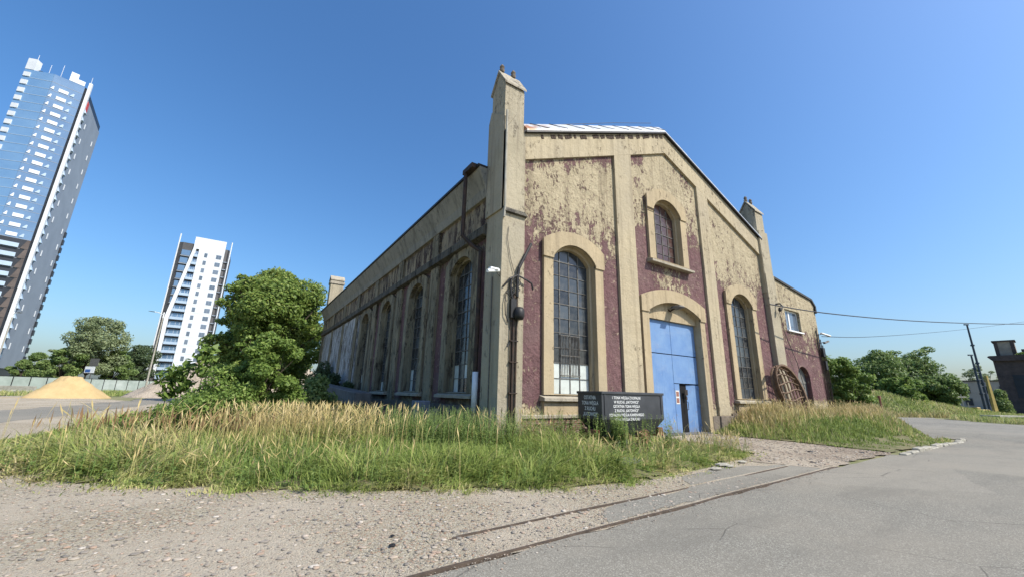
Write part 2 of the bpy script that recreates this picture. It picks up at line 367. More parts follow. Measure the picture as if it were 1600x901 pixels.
M['drygrass'] = mat_tint('dry grass', [(0, (.30, .30, .11)), (.4, (.50, .39, .17)), (.8, (.66, .53, .28)), (1, (.42, .28, .13))], .3, .6, .15, .5)
M['weed'] = mat_tint('weed leaves', [(0, (.10, .16, .035)), (.5, (.18, .26, .065)), (1, (.30, .36, .11))], .35, .55, .2, .3)
M['dock'] = mat_tint('brown seed heads', [(0, (.17, .10, .055)), (.6, (.29, .18, .09)), (1, (.42, .30, .15))], .2)
def leafmat(name, a, b, c): k = 1.2; return mat_tint(name, [(0, tuple(q*k for q in a)), (.55, tuple(q*k for q in b)), (1, tuple(q*k for q in c))], .38, .5, .25, .2)
M['leaf_chestnut'] = leafmat('chestnut leaves', (.085, .14, .03), (.165, .225, .05), (.31, .33, .09))
M['leaf_shrub'] = leafmat('shrub leaves', (.085, .14, .03), (.155, .225, .05), (.28, .34, .09))
M['leaf_grey'] = leafmat('grey green leaves', (.13, .165, .08), (.20, .24, .12), (.29, .31, .17))
M['leaf_dark'] = leafmat('dark leaves', (.045, .07, .03), (.08, .115, .05), (.13, .16, .07))
M['leaf_mid'] = leafmat('mid green leaves', (.085, .135, .04), (.15, .21, .065), (.25, .30, .10))

# ------------------------------------------------------------------ ground
def poly_inside(pts, poly):
    x, y = pts[:, 0], pts[:, 1]; n = len(poly); r = np.zeros(len(pts), bool); j = n-1
    for i in range(n):
        xi, yi = poly[i]; xj, yj = poly[j]
        c = ((yi > y) != (yj > y)) & (x < (xj-xi)*(y-yi)/(yj-yi+1e-12)+xi); r ^= c; j = i
    return r
def poly_dist(pts, poly):
    d = np.full(len(pts), 1e9)
    for i in range(len(poly)):
        a = np.array(poly[i]); b = np.array(poly[(i+1) % len(poly)]); ab = b-a
        t = np.clip(((pts-a)@ab)/(ab@ab+1e-12), 0, 1); d = np.minimum(d, np.linalg.norm(pts-(a+t[:, None]*ab), axis=1))
    return d
def sstep(a, b, x): t = np.clip((x-a)/(b-a), 0, 1); return t*t*(3-2*t)
def hz(x, y):                                # the bank that rises against the right half of the front
    x = np.asarray(x, float); y = np.asarray(y, float)
    return .80*sstep(12.3, 15.5, x)*sstep(-5.3, -1.4, y)*(1-sstep(29, 36, x))*(1-sstep(1.0, 6.0, y))
def ragged(poly, step=.35, amp=.10, seed=1):
    rn = random.Random(seed); out = []
    for i in range(len(poly)):
        a = Vector(poly[i]); b = Vector(poly[(i+1) % len(poly)]); L = (b-a).length
        k = max(1, min(60, int(L/step))); nn = Vector((-(b-a).y, (b-a).x))/max(L, 1e-6)
        sc = amp if (Vector(a)-Vector(CAM[:2])).length < 40 else amp*3
        for j in range(k):
            p = a.lerp(b, j/k)
            if 0 < j: p = p+nn*rn.uniform(-sc, sc)
            out.append((p.x, p.y))
    return out
def sheet(name, poly, z, mat, label=None):
    b = MB(); t = tessellate_polygon([[Vector((x, y, 0)) for x, y in poly]])
    b.v = [(x, y, z) for x, y in poly]
    for tri in t:
        p = [poly[i] for i in tri]; a = (p[1][0]-p[0][0])*(p[2][1]-p[0][1])-(p[1][1]-p[0][1])*(p[2][0]-p[0][0])
        b.f.append(list(tri) if a > 0 else list(reversed(tri)))
    o = link(name, b.mesh(name, mat, fix=False)); tag(o, label, None, None, 'structure'); return o
gb = MB(); gb.v = [(-2500, -2500, -.03), (2500, -2500, -.03), (2500, 2500, -.03), (-2500, 2500, -.03)]; gb.f = [[0, 1, 2, 3]]
tag(link('ground', gb.mesh('ground', M['field'], fix=False)), kind='structure')
patch = [(-10.9, .9), (-10.2, -.1), (-8.6, -1.9), (-7.3, -2.8), (-5.9, -3.7), (-4.66, -4.35), (-3.2, -5.0), (-1.7, -5.65), (-.2, -5.75), (1.6, -5.6), (3.4, -5.35), (4.9, -5.15),
         (6.6, -4.6), (7.2, -3.7), (7.6, -2.2), (7.9, -.5), (7.8, .4), (0, .4), (.3, 36), (-5, 37), (-9.5, 34), (-10.5, 22), (-11.0, 14), (-12.0, 7), (-12.2, 3)]
bank = [(12.05, .3), (12.0, -.9), (11.7, -2.6), (11.6, -4.6), (11.4, -5.8), (11.1, -6.75), (14.0, -6.85), (18, -6.72), (20.6, -6.45), (20.0, -5.9), (24.5, -4.6), (29.5, -2.4), (33, -.5), (36, 3), (34, 8), (27.2, 8), (27.1, .3)]
drive = [(8.1, .6), (12.1, .6), (12.0, -1), (11.7, -2.6), (11.6, -4.6), (11.3, -6.6), (5.4, -6.75), (4.8, -5.2), (6.6, -4.6), (7.2, -3.7), (7.6, -2.2)]
gravel = [(-40, -40), (-9.5, -40), (-8.6, -7.65), (-5.3, -7.48), (-1, -7.2), (.2, -7.12), (6.0, -6.85), (6.2, -4.9), (1.6, -5.5), (-.2, -5.7), (-4.6, -4.2), (-10, .3), (-12, 6), (-11.5, 20), (-10, 36), (-24, 60), (-60, 90), (-60, 0)]
road = [(-9.6, -40), (-8.7, -7.74), (-5.3, -7.53), (5.73, -6.9), (10.9, -6.72), (11.0, -7.05), (21.4, -6.78), (21.9, -6.2), (20.2, -5.85), (24.5, -4.5), (29.5, -2.3), (36, 0), (44, 2.6), (62, 8), (110, 24), (112, 12), (58, 1.2), (56, -1), (52.5, -5.0), (70, -9), (120, -14), (120, -60)]
sheet('gravel_yard', ragged(gravel, .6, .08, 2), -.004, M['gravel'])
sheet('asphalt_road', ragged(road, .5, .035, 3), 0.0, M['asphalt'])
sheet('dirt_driveway', ragged(drive, .4, .14, 4), 0.006, M['dirt'])
sheet('asphalt_strip', ragged([(-2.6, -7.25), (.9, -7.05), (5.2, -6.84), (5.6, -6.3), (3.2, -5.5), (1.2, -5.75), (.3, -6.5), (-2.1, -6.72)], .3, .07, 5), 0.002, M['asphalt'])
sheet('asphalt_lane', ragged([G(-260, 672), G(0, 660), G(110, 647), G(230, 632), G(330, 618), G(330, 611), G(190, 626), G(0, 640), G(-260, 652)], 1.5, .25, 6), .001, M['asphalt'])
def relief_sheet(name, poly, step, mat, amp=.03, base=.008):
    P = np.array(poly); x0, y0 = P.min(0); x1, y1 = P.max(0)
    xs = np.arange(x0, x1+step, step); ys = np.arange(y0, y1+step, step); nx, ny = len(xs), len(ys)
    X, Y = np.meshgrid(xs, ys); p = np.c_[X.ravel(), Y.ravel()]
    d = poly_dist(p, poly); ins = poly_inside(p, poly)&(d > .16+.14*np.sin(p[:, 0]*2.3+p[:, 1]*1.7)*np.sin(p[:, 0]*5.1-p[:, 1]*4.3))
    z = np.where(ins, base+hz(p[:, 0], p[:, 1])+amp*np.clip(d/.6, 0, 1)*(1+np.sin(p[:, 0]*3.1)*np.cos(p[:, 1]*2.7)), -.06)
    i = (np.arange(ny-1)[:, None]*nx+np.arange(nx-1)).ravel(); q = np.c_[i, i+1, i+nx+1, i+nx]
    keep = ins[q].all(1); q = q[keep]
    o = npmesh(name, np.c_[p, z], q, None, mat, smooth=True); tag(o, None, None, None, 'structure')
relief_sheet('grass_soil', patch, .15, M['soil'])
relief_sheet('grass_bank', bank, .15, M['soil'])

# ------------------------------------------------------------------ the hall
hall = thing('brick_hall', 'derelict gabled hall with peeling maroon and cream plaster, arched windows and blue gate', 'industrial hall')
def arch(x0, x1, zb, zs, za, n=14):
    w = (x1-x0)/2; h = za-zs; r = (w*w+h*h)/(2*h); cx = (x0+x1)/2; cz = za-r; a = math.asin(min(1, w/r))
    return [(x0, zb), (x1, zb)]+[(cx+r*math.sin(t), cz+r*math.cos(t)) for t in [a-2*a*i/n for i in range(n+1)]]
def arcz(x0, x1, zs, za):
    w = (x1-x0)/2; h = za-zs; r = (w*w+h*h)/(2*h); cx = (x0+x1)/2; cz = za-r
    return lambda x: cz+math.sqrt(max(0, r*r-(x-cx)**2))
def inset(u0, u1, zb, zs, za, d): return arch(u0+d, u1-d, zb, zs, za-d)
class Win: pass
def window(mp, u0, u1, zb, zs, za, cols, rows, depth, white_rows=0, grille=False, hood=True, par=None, mats=('glass', 'glass_grey'), smat='surround', jamb=.46, name='window', front=0.0, pane_seed=1):
    """u0..u1 the outer edges of the dressing; zb sill, zs spring, za crown of the opening."""
    rn = random.Random(pane_seed); par = par or hall
    a, b = u0+jamb, u1-jamb
    ring = MB().prism(arch(u0, u1, zb-.02, zs+.52, za+.42), [arch(a, b, zb, zs, za)], front, front+.24, mp)
    ring.prism(arch(u0+.2, u1-.2, zb-.01, zs+.2, za+.2), [arch(a+.13, b-.13, zb+.01, zs-.03, za-.12)], front+.241, front+depth, mp)
    s = ring.build('window_surround', M[smat], par)
    if hood:
        o = arch(u0-.05, u1+.05, zs-.1, zs+.60, za+.54)[2:]; i = arch(a-.0, b+.0, zs-.1, zs, za)[2:]
        hd = MB().prism([(u0-.05, zs-.1)]+list(reversed(o))+[(u1+.05, zs-.1), (b, zs-.1)]+i+[(a, zs-.1)], [], front-.055, front+.05, mp)
        hd.build('arch_hood', M[smat], s)
    ga, gb_ = a+.13, b-.13; gz = zb+.01; gs = zs-.03; gt = za-.12
    wy = front+depth-.04; cw = (gb_-ga)/cols; rh = (gs-gz)/rows; az = arcz(ga, gb_, gs, gt)
    fr = MB()
    for i in range(cols+1):
        x = ga+i*cw; top = az(min(max(x, ga+.001), gb_-.001)); fr.box(x-.02, x+.02, wy-.03, wy+.03, gz, top-.004, mp)
    for j in range(rows+1):
        z = gz+j*rh; t = .034 if j % 3 == 0 else .022; fr.box(ga, gb_, wy-.034, wy+.034, z-t/2, z+t/2, mp)
    f = fr.build(name, M['steel'], par)
    pm = {}
    def pane_mesh(k):
        if k not in pm: pm[k] = MB().box(-cw/2+.012, cw/2-.012, -.004, .004, -rh/2+.01, rh/2-.01, mp).mesh('pane', M[k])
        return pm[k]
    for j in range(rows):
        for i in range(cols):
            k = 'glass_white' if j < white_rows else (mats[1] if rn.random() < .3 else mats[0])
            if white_rows == 0 and mp is SI and j < 2 and rn.random() < .35: k = 'glass_white'
            o = link('pane', pane_mesh(k), f); o.location = mp(ga+(i+.5)*cw, wy, gz+(j+.5)*rh)
            o.rotation_euler = (rn.gauss(0, .011), rn.gauss(0, .011), rn.gauss(0, .011))
    for i in range(cols):
        xa, xb = ga+i*cw+.012, ga+(i+1)*cw-.012; xs = [xb-(xb-xa)*t/6 for t in range(7)]
        pts = [(xa, gs+.01), (xb, gs+.01)]+[(x, max(az(x), gs+.012)) for x in xs]
        MB().prism(pts, [], wy-.004, wy+.004, mp).build('pane', M[mats[i % 2]], f)
    if grille:
        g = MB()
        for t in np.linspace(ga+cw*1.05, ga+cw*2.95, 13): g.box(t-.008, t+.008, wy-.075, wy-.055, gz+1.15*rh, gz+3.9*rh, mp)
        for z in (gz+1.2*rh, gz+2.5*rh, gz+3.85*rh): g.box(ga+cw, ga+3*cw, wy-.082, wy-.05, z-.015, z+.015, mp)
        g.build('window_grille', M['steel'], f)
    return f
AP, EV, SLP = 15.6, 11.75, 0.416          # ridge height, eaves height at x=1 / 19.5
zr = lambda x: AP-SLP*abs(x-10.25)
WINS = [(1.99, 5.16), (14.75, 17.98)]
holes = [arch(u0+.06, u1-.06, 1.6, 7.26, 7.80) for u0, u1 in WINS]+[arch(8.48, 11.5, 7.98, 11.18, 11.77), arch(7.62, 12.36, .0, 5.95, 6.42)]
fw = MB().prism([(.9, .02), (7.62, .02)]+list(reversed(holes[3][2:]))+[(12.36, .02), (19.5, .02), (19.5, zr(19.5)-.1), (10.25, zr(10.25)-.1), (.9, zr(.9)-.1)], holes[:3], .13, .52, FR)
fw.build('front_wall', M['panel'], hall)
gbn = MB().prism([(.96, zr(.96)-1.25), (10.25, zr(10.25)-1.25), (19.5, zr(19.5)-1.25), (19.5, zr(19.5)), (10.25, zr(10.25)), (.96, zr(.96))], [], 0, .2)
gbn.build('gable_band', M['cream'], hall)
vb_ = MB().box(-.06, .06, -.02, .03, -.085, .085).mesh('brick', simple('sooty exposed brick', (.085, .055, .042), (.045, .035, .028), 20, .95))
for k in range(70):                          # broken brick course showing under the verge
    x = 1.1+.13*k
    if random.random() < .55: o = link('brick', vb_, hall); o.location = (x, -.004, zr(x)-.22-random.random()*.05); o.rotation_euler = (0, R(-22), 0)
for u0, u1 in ((6.2, 7.4), (12.95, 13.98)):
    um = (u0+u1)/2
    MB().prism([(u0, .78), (u1, .78), (u1, zr(u1)-1.24), (u0, zr(u0)-1.24)], [], 0.002, .2).build('pilaster', M['cream'], hall, bevel=.015)
    MB().box(u0-.08, u1+.08, -.09, .3, -.05, .78).build('pilaster_base', M['plinth'], hall, bevel=.02)
pl = MB().box(4.05, 6.11, -.02, .3, -.05, .80); pl.box(7.5, 8.0, -.02, .3, -.05, .78); pl.box(12.3, 12.86, -.02, .3, -.05, .78); pl.box(14.07, 19.4, -.02, .3, -.05, .9)
pl.build('plinth', M['plinth'], hall)
MB().box(.96, 6.1, -.12, .2, .80, .93).build('plinth_ledge', M['sill'], hall, bevel=.02)
# brick plinth near the corner: single bricks
bm_ = MB().box(-.115, .115, -.05, .05, -.030, .030).mesh('brick', M['brick'])
mort = MB().box(.02, 4.04, .0, .3, -.05, .79); mort.build('mortar_bed', M['plinth'], hall)
rn = random.Random(3)
for j in range(11):
    for i in range(16):
        x = .14+i*.247+(j % 2)*.12
        if x > 3.95 or rn.random() < .07: continue
        o = link('brick', bm_, hall); o.location = (x+rn.uniform(-.008, .008), -.012+rn.uniform(-.02, .012), .02+j*.072); o.rotation_euler = (0, rn.gauss(0, .01), rn.gauss(0, .03))
# front windows
window(FR, 1.99, 5.16, 1.62, 6.82, 7.45, 4, 9, .46, 2, True, pane_seed=2)
window(FR, 14.75, 17.98, 1.62, 6.82, 7.45, 4, 9, .46, 0, False, pane_seed=9, mats=('glass_grey', 'glass'))
window(FR, 8.42, 11.54, 8.05, 10.75, 11.42, 4, 5, .46, 0, False, True, pane_seed=4, mats=('glass_brown', 'glass_brown'))
for u0, u1, z in ((1.9, 5.25, 1.6), (14.65, 18.1, 1.6)):
    MB().prism([(-.16, z-.22), (.3, z-.22), (.3, z+.0), (.18, z+.0), (-.16, z-.1)], [], u0, u1, lambda a, w, zz: (w, a, zz)).build('window_sill', M['sill'], hall, bevel=.012)
    MB().box(u0+.1, u1-.1, -.015, .28, .93, z-.23).build('sill_apron', M['surround'], hall)
MB().prism([(-.2, 7.78), (.3, 7.82), (.3, 8.05), (.2, 8.05), (-.2, 7.9)], [], 8.3, 11.66, lambda a, w, zz: (w, a, zz)).build('window_sill', M['sill'], hall, bevel=.012)
MB().tube([(8.28, -.05, 11.1), (8.28, -.06, 9.9)], .03, 5).tube([(8.28, -.05, 10.55), (8.9, -.05, 10.55)], .022, 5).build('shutter_hook', M['pipe'], hall)
# gate
o_ = arch(7.56, 12.42, .02, 6.02, 6.52); i_ = arch(8.02, 12.02, .02, 5.45, 6.0)
ds = MB().prism([(7.56, .02), (8.02, .02)]+list(reversed(i_[2:]))+[(12.02, .02), (12.42, .02)]+o_[2:], [], .0, .44)
dso = ds.build('door_surround', M['surround'], hall)
ho = arch(7.5, 12.48, 5.35, 6.05, 6.60)[2:]; hi = arch(8.02, 12.02, 5.35, 5.45, 6.0)[2:]
MB().prism([(7.5, 5.35)]+list(reversed(ho))+[(12.48, 5.35), (12.02, 5.35)]+hi+[(8.02, 5.35)], [], -.055, .05).build('arch_hood', M['surround'], dso)
MB().prism(arch(8.0, 12.04, 5.16, 5.45, 6.02), [], .26, .5).build('tympanum', M['surround'], hall)
dm = M['door']
def leaf(name, x0, x1, z0, z1, par, y=.40):
    o = MB().box(x0, x1, y, y+.06, z0, z1).build(name, dm, par, bevel=.006); return o
gate = MB().box(7.98, 12.06, .50, .53, .0, 5.3).build('gate_dark_backing', M['dark'], hall)  # near-black backing sheet paints the darkness seen through the gate's gaps
gl = leaf('gate_leaf', 8.03, 10.02, .06, 3.56, gate); gl2 = leaf('gate_leaf', 8.03, 10.02, 3.60, 5.15, gate)
gr = leaf('gate_leaf', 10.04, 12.0, 3.60, 5.15, gate)
gr2 = leaf('gate_leaf', 10.04, 12.0, 2.26, 3.56, gate)
MB().box(10.04, 10.42, .40, .46, .06, 2.23).build('gate_leaf', dm, gate)
wk = MB().box(-1.17, 0, 0, .05, .05, 2.20).build('wicket_door', dm, gate); wk.location = (11.99, .405, 0); wk.rotation_euler = (0, 0, R(-6)); wk['label'] = 'wicket door standing ajar'
n1 = MB().box(10.10, 10.36, .392, .3985, 1.32, 1.93).build('paper_notice', M['paper'], gate)
n2 = MB().box(10.13, 10.33, .388, .3915, 1.66, 1.88).box(10.13, 10.33, .388, .3915, 1.37, 1.59).build('notice_print', M['notice'], gate)
hw = MB().box(10.58+.2, 10.98+.02, .36, .372, 1.72, 1.98).build('metal_plate', M['pipe'], gate)
MB().tube([(10.92, .40, 1.05), (10.92, .33, 1.08), (10.92, .33, 1.4), (10.92, .40, 1.43)], .016, 6).box(10.84, 10.95, .37, .42, 1.52, 1.68).build('door_handle', M['pipe'], gate)
st = MB()
for z in (.3, 1.2, 2.0, 2.5, 3.3, 3.8, 4.9): st.box(11.86, 11.99, .385, .402, z, z+.1)
st.build('hinge', dm, gate)
MB().box(8.0, 12.04, -.1, .5, -.06, .05).build('door_step', M['concrete_dark'], hall)
# corner piers and pinnacles
def gable_cap(x0, x1, y0, y1, z, h, o=.07):
    b = MB(); ym = (y0+y1)/2
    b.prism([(y0-o, z-.03), (ym, z+h-.03), (y1+o, z-.03), (y1+o, z+.06), (ym, z+h+.09), (y0-o, z+.06)], [], x0-o, x1+o, lambda a, w, zz: (w, a, zz)); return b
def pinnacle(x0, x1, y0, y1, mat, zt=13.6, h=.85):
    b = MB(); ym = (y0+y1)/2
    b.prism([(y0, 8.0), (y1, 8.0), (y1, zt), (ym, zt+h-.1), (y0, zt)], [], x0, x1, lambda a, w, zz: (w, a, zz))
    p = b.build('pinnacle', mat, hall)
    # lower stage a little proud, ending in small gables
    q = MB(); xm = (x0+x1)/2
    q.prism([(x0-.05, 8.05), (x1+.05, 8.05), (x1+.05, 11.3), (xm+.1, 12.35), (x0-.05, 11.3)], [], y0-.07, y0+.04)
    q.prism([(y0-.07, 8.05), (y1+.08, 8.05), (y1+.08, 12.2), (y1-.1, 12.7), (y0-.07, 12.0)], [], x0-.09, x0+.03, SI)
    q.build('pinnacle_facing', mat, p)
    gable_cap(x0, x1, y0, y1, zt, h).build('pinnacle_cap', M['sill'], p)
    for x in (x0+.1, x1-.25): MB().lathe([(.10, 0), (.12, .1), (.07, .16), (.11, .25), (.05, .36)], 8, (x, ym, zt+h+.06)).build('finial', M['plinth'], p)
    return p
MB().prism([(0, .02), (.97, .02), (.97, 8.1), (0, 8.1)], [], -.14, 1.0).build('corner_pier', M['pier'], hall, bevel=.02)
pinnacle(.02, .93, -.02, .96, M['pier'])
MB().prism([(-.26, 7.95), (.1, 7.88), (.1, 8.2), (-.08, 8.2)], [], .05, 1.02, lambda a, w, zz: (w, a, zz)).build('broken_ledge', M['ledge'], hall)
MB().box(19.5, 20.6, -.16, 1.0, .02, 9.3).build('corner_pier', M['pier'], hall, bevel=.02)
MB().box(19.5, 20.6, -.12, 1.0, 9.3, 12.2).build('corner_pier', M['pier'], hall)
pinnacle(19.55, 20.55, -.02, .98, M['pier'])
# side wall
side_win = [(1.55+5.2*k, 4.6+5.2*k) for k in range(4)]
sh = [arch(a+.06, b-.06, 1.6, 6.9, 7.38) for a, b in side_win]
MB().prism([(.9, .02), (38.2, .02), (38.2, 10.0), (.9, 10.0)], sh, .13, .52, SI).build('side_wall', M['panel_side'], hall)
for k, (a, b) in enumerate(side_win):
    window(SI, a, b, 1.6, 6.5, 7.08, 4, 9, .46, 0, False, False, pane_seed=20+k, smat='side_pil', jamb=.5)
    MB().prism([(-.14, 1.4), (.3, 1.4), (.3, 1.62), (.18, 1.62), (-.14, 1.5)], [], a-.05, b+.05, lambda a_, w, zz: (a_, w, zz)).build('window_sill', M['sill'], hall)
for k in range(7):
    y0 = 5.5+5.2*k
    if y0 > 37: break
    MB().box(0, .2, y0, y0+.9, .02, 7.34).build('pilaster', M['side_pil'], hall, bevel=.02)
    MB().box(-.02, .2, y0+.05, y0+.85, 7.86, 9.02).build('frieze_post', M['side_pil'], hall)
for k in range(8):
    y0 = 1.0 if k == 0 else 6.4+5.2*(k-1)-.05; y1 = min(38.2, 5.55+5.2*k)
    if y1-y0 < .3: continue
    MB().box(.09, .16, y0, y1, 7.86, 9.02).build('frieze_panel', M['frieze'], hall)
for k in range(3, 7):
    y0 = 6.4+5.2*(k)-.02 if k > 3 else 20.95; y1 = 5.5+5.2*(k+1)
    if y0 > 36: break
    MB().box(.05, .14, max(y0, 20.9), min(y1, 37.2), .6, 7.3).build('whitewashed_panel', M['white_wall'], hall)
MB().prism([(-.16, 7.42), (.2, 7.34), (.2, 7.86), (-.04, 7.86), (-.16, 7.74)], [], 1.0, 38.2, lambda a, w, z: (a, w, z)).build('string_course', M['ledge'], hall)
MB().prism([(-.05, 9.02), (.3, 9.0), (.3, 10.2), (-.42, 10.2), (-.42, 10.1), (-.12, 9.4)], [], 1.0, 38.2, lambda a, w, z: (a, w, z)).build('cornice', M['cornice'], hall)
MB().box(-.5, .3, 1.0, 38.25, 10.2, 10.3).build('gutter', M['black_metal'], hall)
MB().box(-.03, .2, 1.0, 38.2, -.02, 1.15).build('plinth', M['plinth'], hall)
MB().box(0, .97, 37.3, 38.3, .02, 10.0).build('corner_pier', M['side_pil'], hall)
pf = MB().box(0, 1.4, 37.2, 38.3, 9.9, 13.9)
pfo = pf.build('pinnacle', M['pier'], hall)
MB().box(-.08, 1.48, 37.1, 38.4, 13.45, 13.75).build('pinnacle_band', M['sill'], pfo); gable_cap(0, 1.4, 37.2, 38.3, 13.9, .5).build('pinnacle_cap', M['sill'], pfo)
# downpipe by the corner
dp = MB().tube([(-.60, 1.85, 10.2), (-.60, 1.85, 7.5), (-.30, 1.6, 7.1), (-.06, 1.3, 6.8), (-.06, 1.3, 2.3)], .085, 8)
dpo = dp.build('downpipe', M['pipe'], hall)
MB().box(-.68, -.36, 1.2, 2.0, 10.18, 10.38).build('rain_hopper', M['pipe'], dpo)
MB().tube([(-.06, 1.28, 2.32), (-.06, 1.28, .95)], .105, 10).build('plastic_pipe', M['white_pvc'], dpo, True)
MB().tube([(-.06, 1.28, .94), (-.06, 1.28, .0)], .10, 10).build('pipe_foot', M['concrete_dark'], dpo, True)
cnd = MB().tube([(-.02, .42, 5.6), (-.02, .40, .3)], .018, 5).build('wall_conduit', M['steel'], hall)
MB().tube([(.03, -.19, 12.2), (.03, -.2, 9.4), (.05, -.2, 8.2), (.02, -.19, 7.7)], .045, 6).build('pier_pipe', M['concrete'], hall)
# roof
MB().prism([(.3, 10.25), (10.25, 14.9), (20.2, 10.25), (20.2, 10.45), (10.25, 15.12), (.3, 10.45)], [], .5, 38.2, lambda a, w, z: (a, w, z)).build('roof', M['roof'], hall)
MB().prism([(19.55, .02), (20.3, .02), (20.3, 10.2), (19.55, 10.5)], [], 1.0, 38.2, lambda a, w, z: (a, w, z)).build('far_side_wall', M['side_pil'], hall)
MB().box(.5, 20.0, 37.8, 38.2, .02, 10.2).build('rear_wall', M['side_pil'], hall)
vf = MB().box(1.0, 1.02, .0, .2, zr(1.0)+.0, zr(1.0)+.05).build('verge_flashing', M['zinc'], hall)
def sheet_metal(a0, a1):
    za, zb_ = zr(a0), zr(a1); d = random.uniform(-.012, .012)
    MB().hexa([(a0, -.13, za), (a1, -.13, zb_), (a1, .34, zb_), (a0, .34, za), (a0, -.13, za+.08+d), (a1, -.13, zb_+.08+d), (a1, .24, zb_+.52+d), (a0, .24, za+.52+d)]).build('flashing_panel', M['zinc'], vf)
xs = [1.03]+[1.0+(k+.75)/9.2*9.28 for k in range(9)]+[10.25]
for i in range(len(xs)-1):
    if xs[i+1]-xs[i] < .05: continue
    sheet_metal(xs[i]+.006, xs[i+1]-.006)
    x = xs[i+1]
    if x < 10: MB().tube([(x-.35, .235, zr(x-.35)+.54), (x+.42, -.135, zr(x+.42)+.10)], .014, 4).build('flashing_seam', M['black_metal'], vf)
for k in range(10): sheet_metal(10.26+k*.949, 10.255+(k+1)*.949)
MB().prism([(1.0, zr(1)-.09), (10.27, zr(10.27)-.09), (19.75, zr(19.75)-.09), (19.75, zr(19.75)-.005), (10.27, zr(10.27)-.005), (1.0, zr(1)-.005)], [], -.15, .2).build('verge_board', M['black_metal'], hall)

# ------------------------------------------------------------------ the annex
ann = thing('annex', 'two storey annex with white window and arched doorway at the right end of the hall', 'annex building', (20.6, 0, 0))
def T(dx): return lambda u, w, z: (u-dx, w, z)
A = T(20.6)
aw = [(22.05, 6.02), (24.2, 6.02), (24.2, 7.42), (22.05, 7.42)]
MB().prism([(20.6, .3), (26.9, .3), (26.9, 8.15), (26.5, 8.55), (20.6, 9.32)], [aw, arch(22.55, 24.3, .55, 3.1, 3.75)], .12, .5, A).build('front_wall', M['panel_annex'], ann).location = (0, 0, 0)
MB().prism([(20.5, 9.33), (26.45, 8.56), (26.95, 8.12), (27.05, 8.2), (26.5, 8.7), (20.5, 9.47)], [], .02, 1.2, A).build('roof_edge', M['roof'], ann)
MB().prism([(.5, .3), (9, .3), (9, 8.0), (.5, 8.0)], [], 6.0, 6.3, SI).build('side_wall', M['panel_side'], ann)
MB().prism([(0, 9.3), (6.3, 8.2), (6.3, 8.3), (0, 9.4)], [], .5, 9).build('roof', M['roof'], ann)
wf = MB(); x0, x1, z0, z1 = 1.45, 3.6, 6.02, 7.42
for a in ((x0, x0+.09, z0, z1), (x1-.09, x1, z0, z1), (x0+.85, x0+1.02, z0, z1)): wf.box(a[0], a[1], .30, .37, a[2], a[3])
wf.box(x0, x1, .301, .369, z0, z0+.09).box(x0, x1, .301, .369, z1-.09, z1)
w = wf.build('window', M['white_paint'], ann)
MB().box(x0+.09, x0+.85, .33, .34, z0+.09, z1-.09).build('pane', M['glass_house'], w); MB().box(x0+1.02, x1-.09, .33, .34, z0+.09, z1-.09).build('pane', M['glass_house'], w)
MB().box(x0-.05, x1+.05, .0, .3, z0-.09, z0).build('window_sill', M['white_paint'], w)
adm = simple('grey door boards', (.20, .195, .175), (.15, .145, .13), 3, .8)
d = MB().prism(arch(22.56, 24.29, .55, 3.1, 3.74), [], .40, .45, A).build('arched_door', adm, ann)
MB().box(1.96, 3.69, .37, .399, 2.68, 2.82).build('door_rail', adm, d)
MB().box(2.9, 2.93, .385, .399, .6, 2.68).build('door_joint', M['dark'], d)
# lights and cable clutter on the annex corner
def floodlight(name, label, px, py, y, L, tilt, rz, mat, grp):
    p = onY(px, py, y); t = thing(name, label, 'floodlight', p, rz, grp)
    MB().hexa([(-L/2, -.09, -.05), (L/2, -.09, -.05), (L/2, .09, -.05), (-L/2, .09, -.05), (-L/2, -.06, .05), (L/2, -.06, .05), (L/2, .06, .05), (-L/2, .06, .05)]).build('lamp_housing', mat, t, bevel=.02).rotation_euler = (0, R(tilt), 0)
    MB().tube([(-L/2+.05, 0, 0), (-L/2-.3, .1, -.12)], .025, 5).build('bracket', M['pipe'], t); return t
floodlight('floodlight', 'long white floodlight sticking out from the annex corner', 1290, 522, -.1, 1.1, 6, R(-8), M['white_paint'], 'lights on the annex corner')
floodlight('floodlight', 'small grey floodlight below the long white one on the annex corner', 1291, 534, -.15, .6, -18, R(-8), M['steel'], 'lights on the annex corner')
cb = thing('cable_riser', 'black pipes and boxes running up the right edge of the annex', 'cables', (26.75, .1, 0))
tb = MB(); rn = random.Random(8)
for k in range(5):
    x = -.35+k*.13; pts = [(x+rn.uniform(-.04, .04), -.05-.03*k, z) for z in np.linspace(.3, 6.6-.4*k, 7)]; tb.tube(pts, .03, 5)
tb.build('conduit', M['pipe'], cb)
[MB().box(*q).build('junction_box', M['black_metal'], cb) for q in ((-.25, .1, -.22, 0, 4.6, 5.2), (-.1, .2, -.2, 0, 3.7, 4.3), (.02, .2, -.1, .1, 7.7, 8.1))]
MB().tube([(-.45, -.04, 6.4), (-.55, -.1, 5.9), (-.5, -.05, 5.2), (-.28, -.1, 4.9)], .035, 5).build('loose_cable', M['black_metal'], cb)

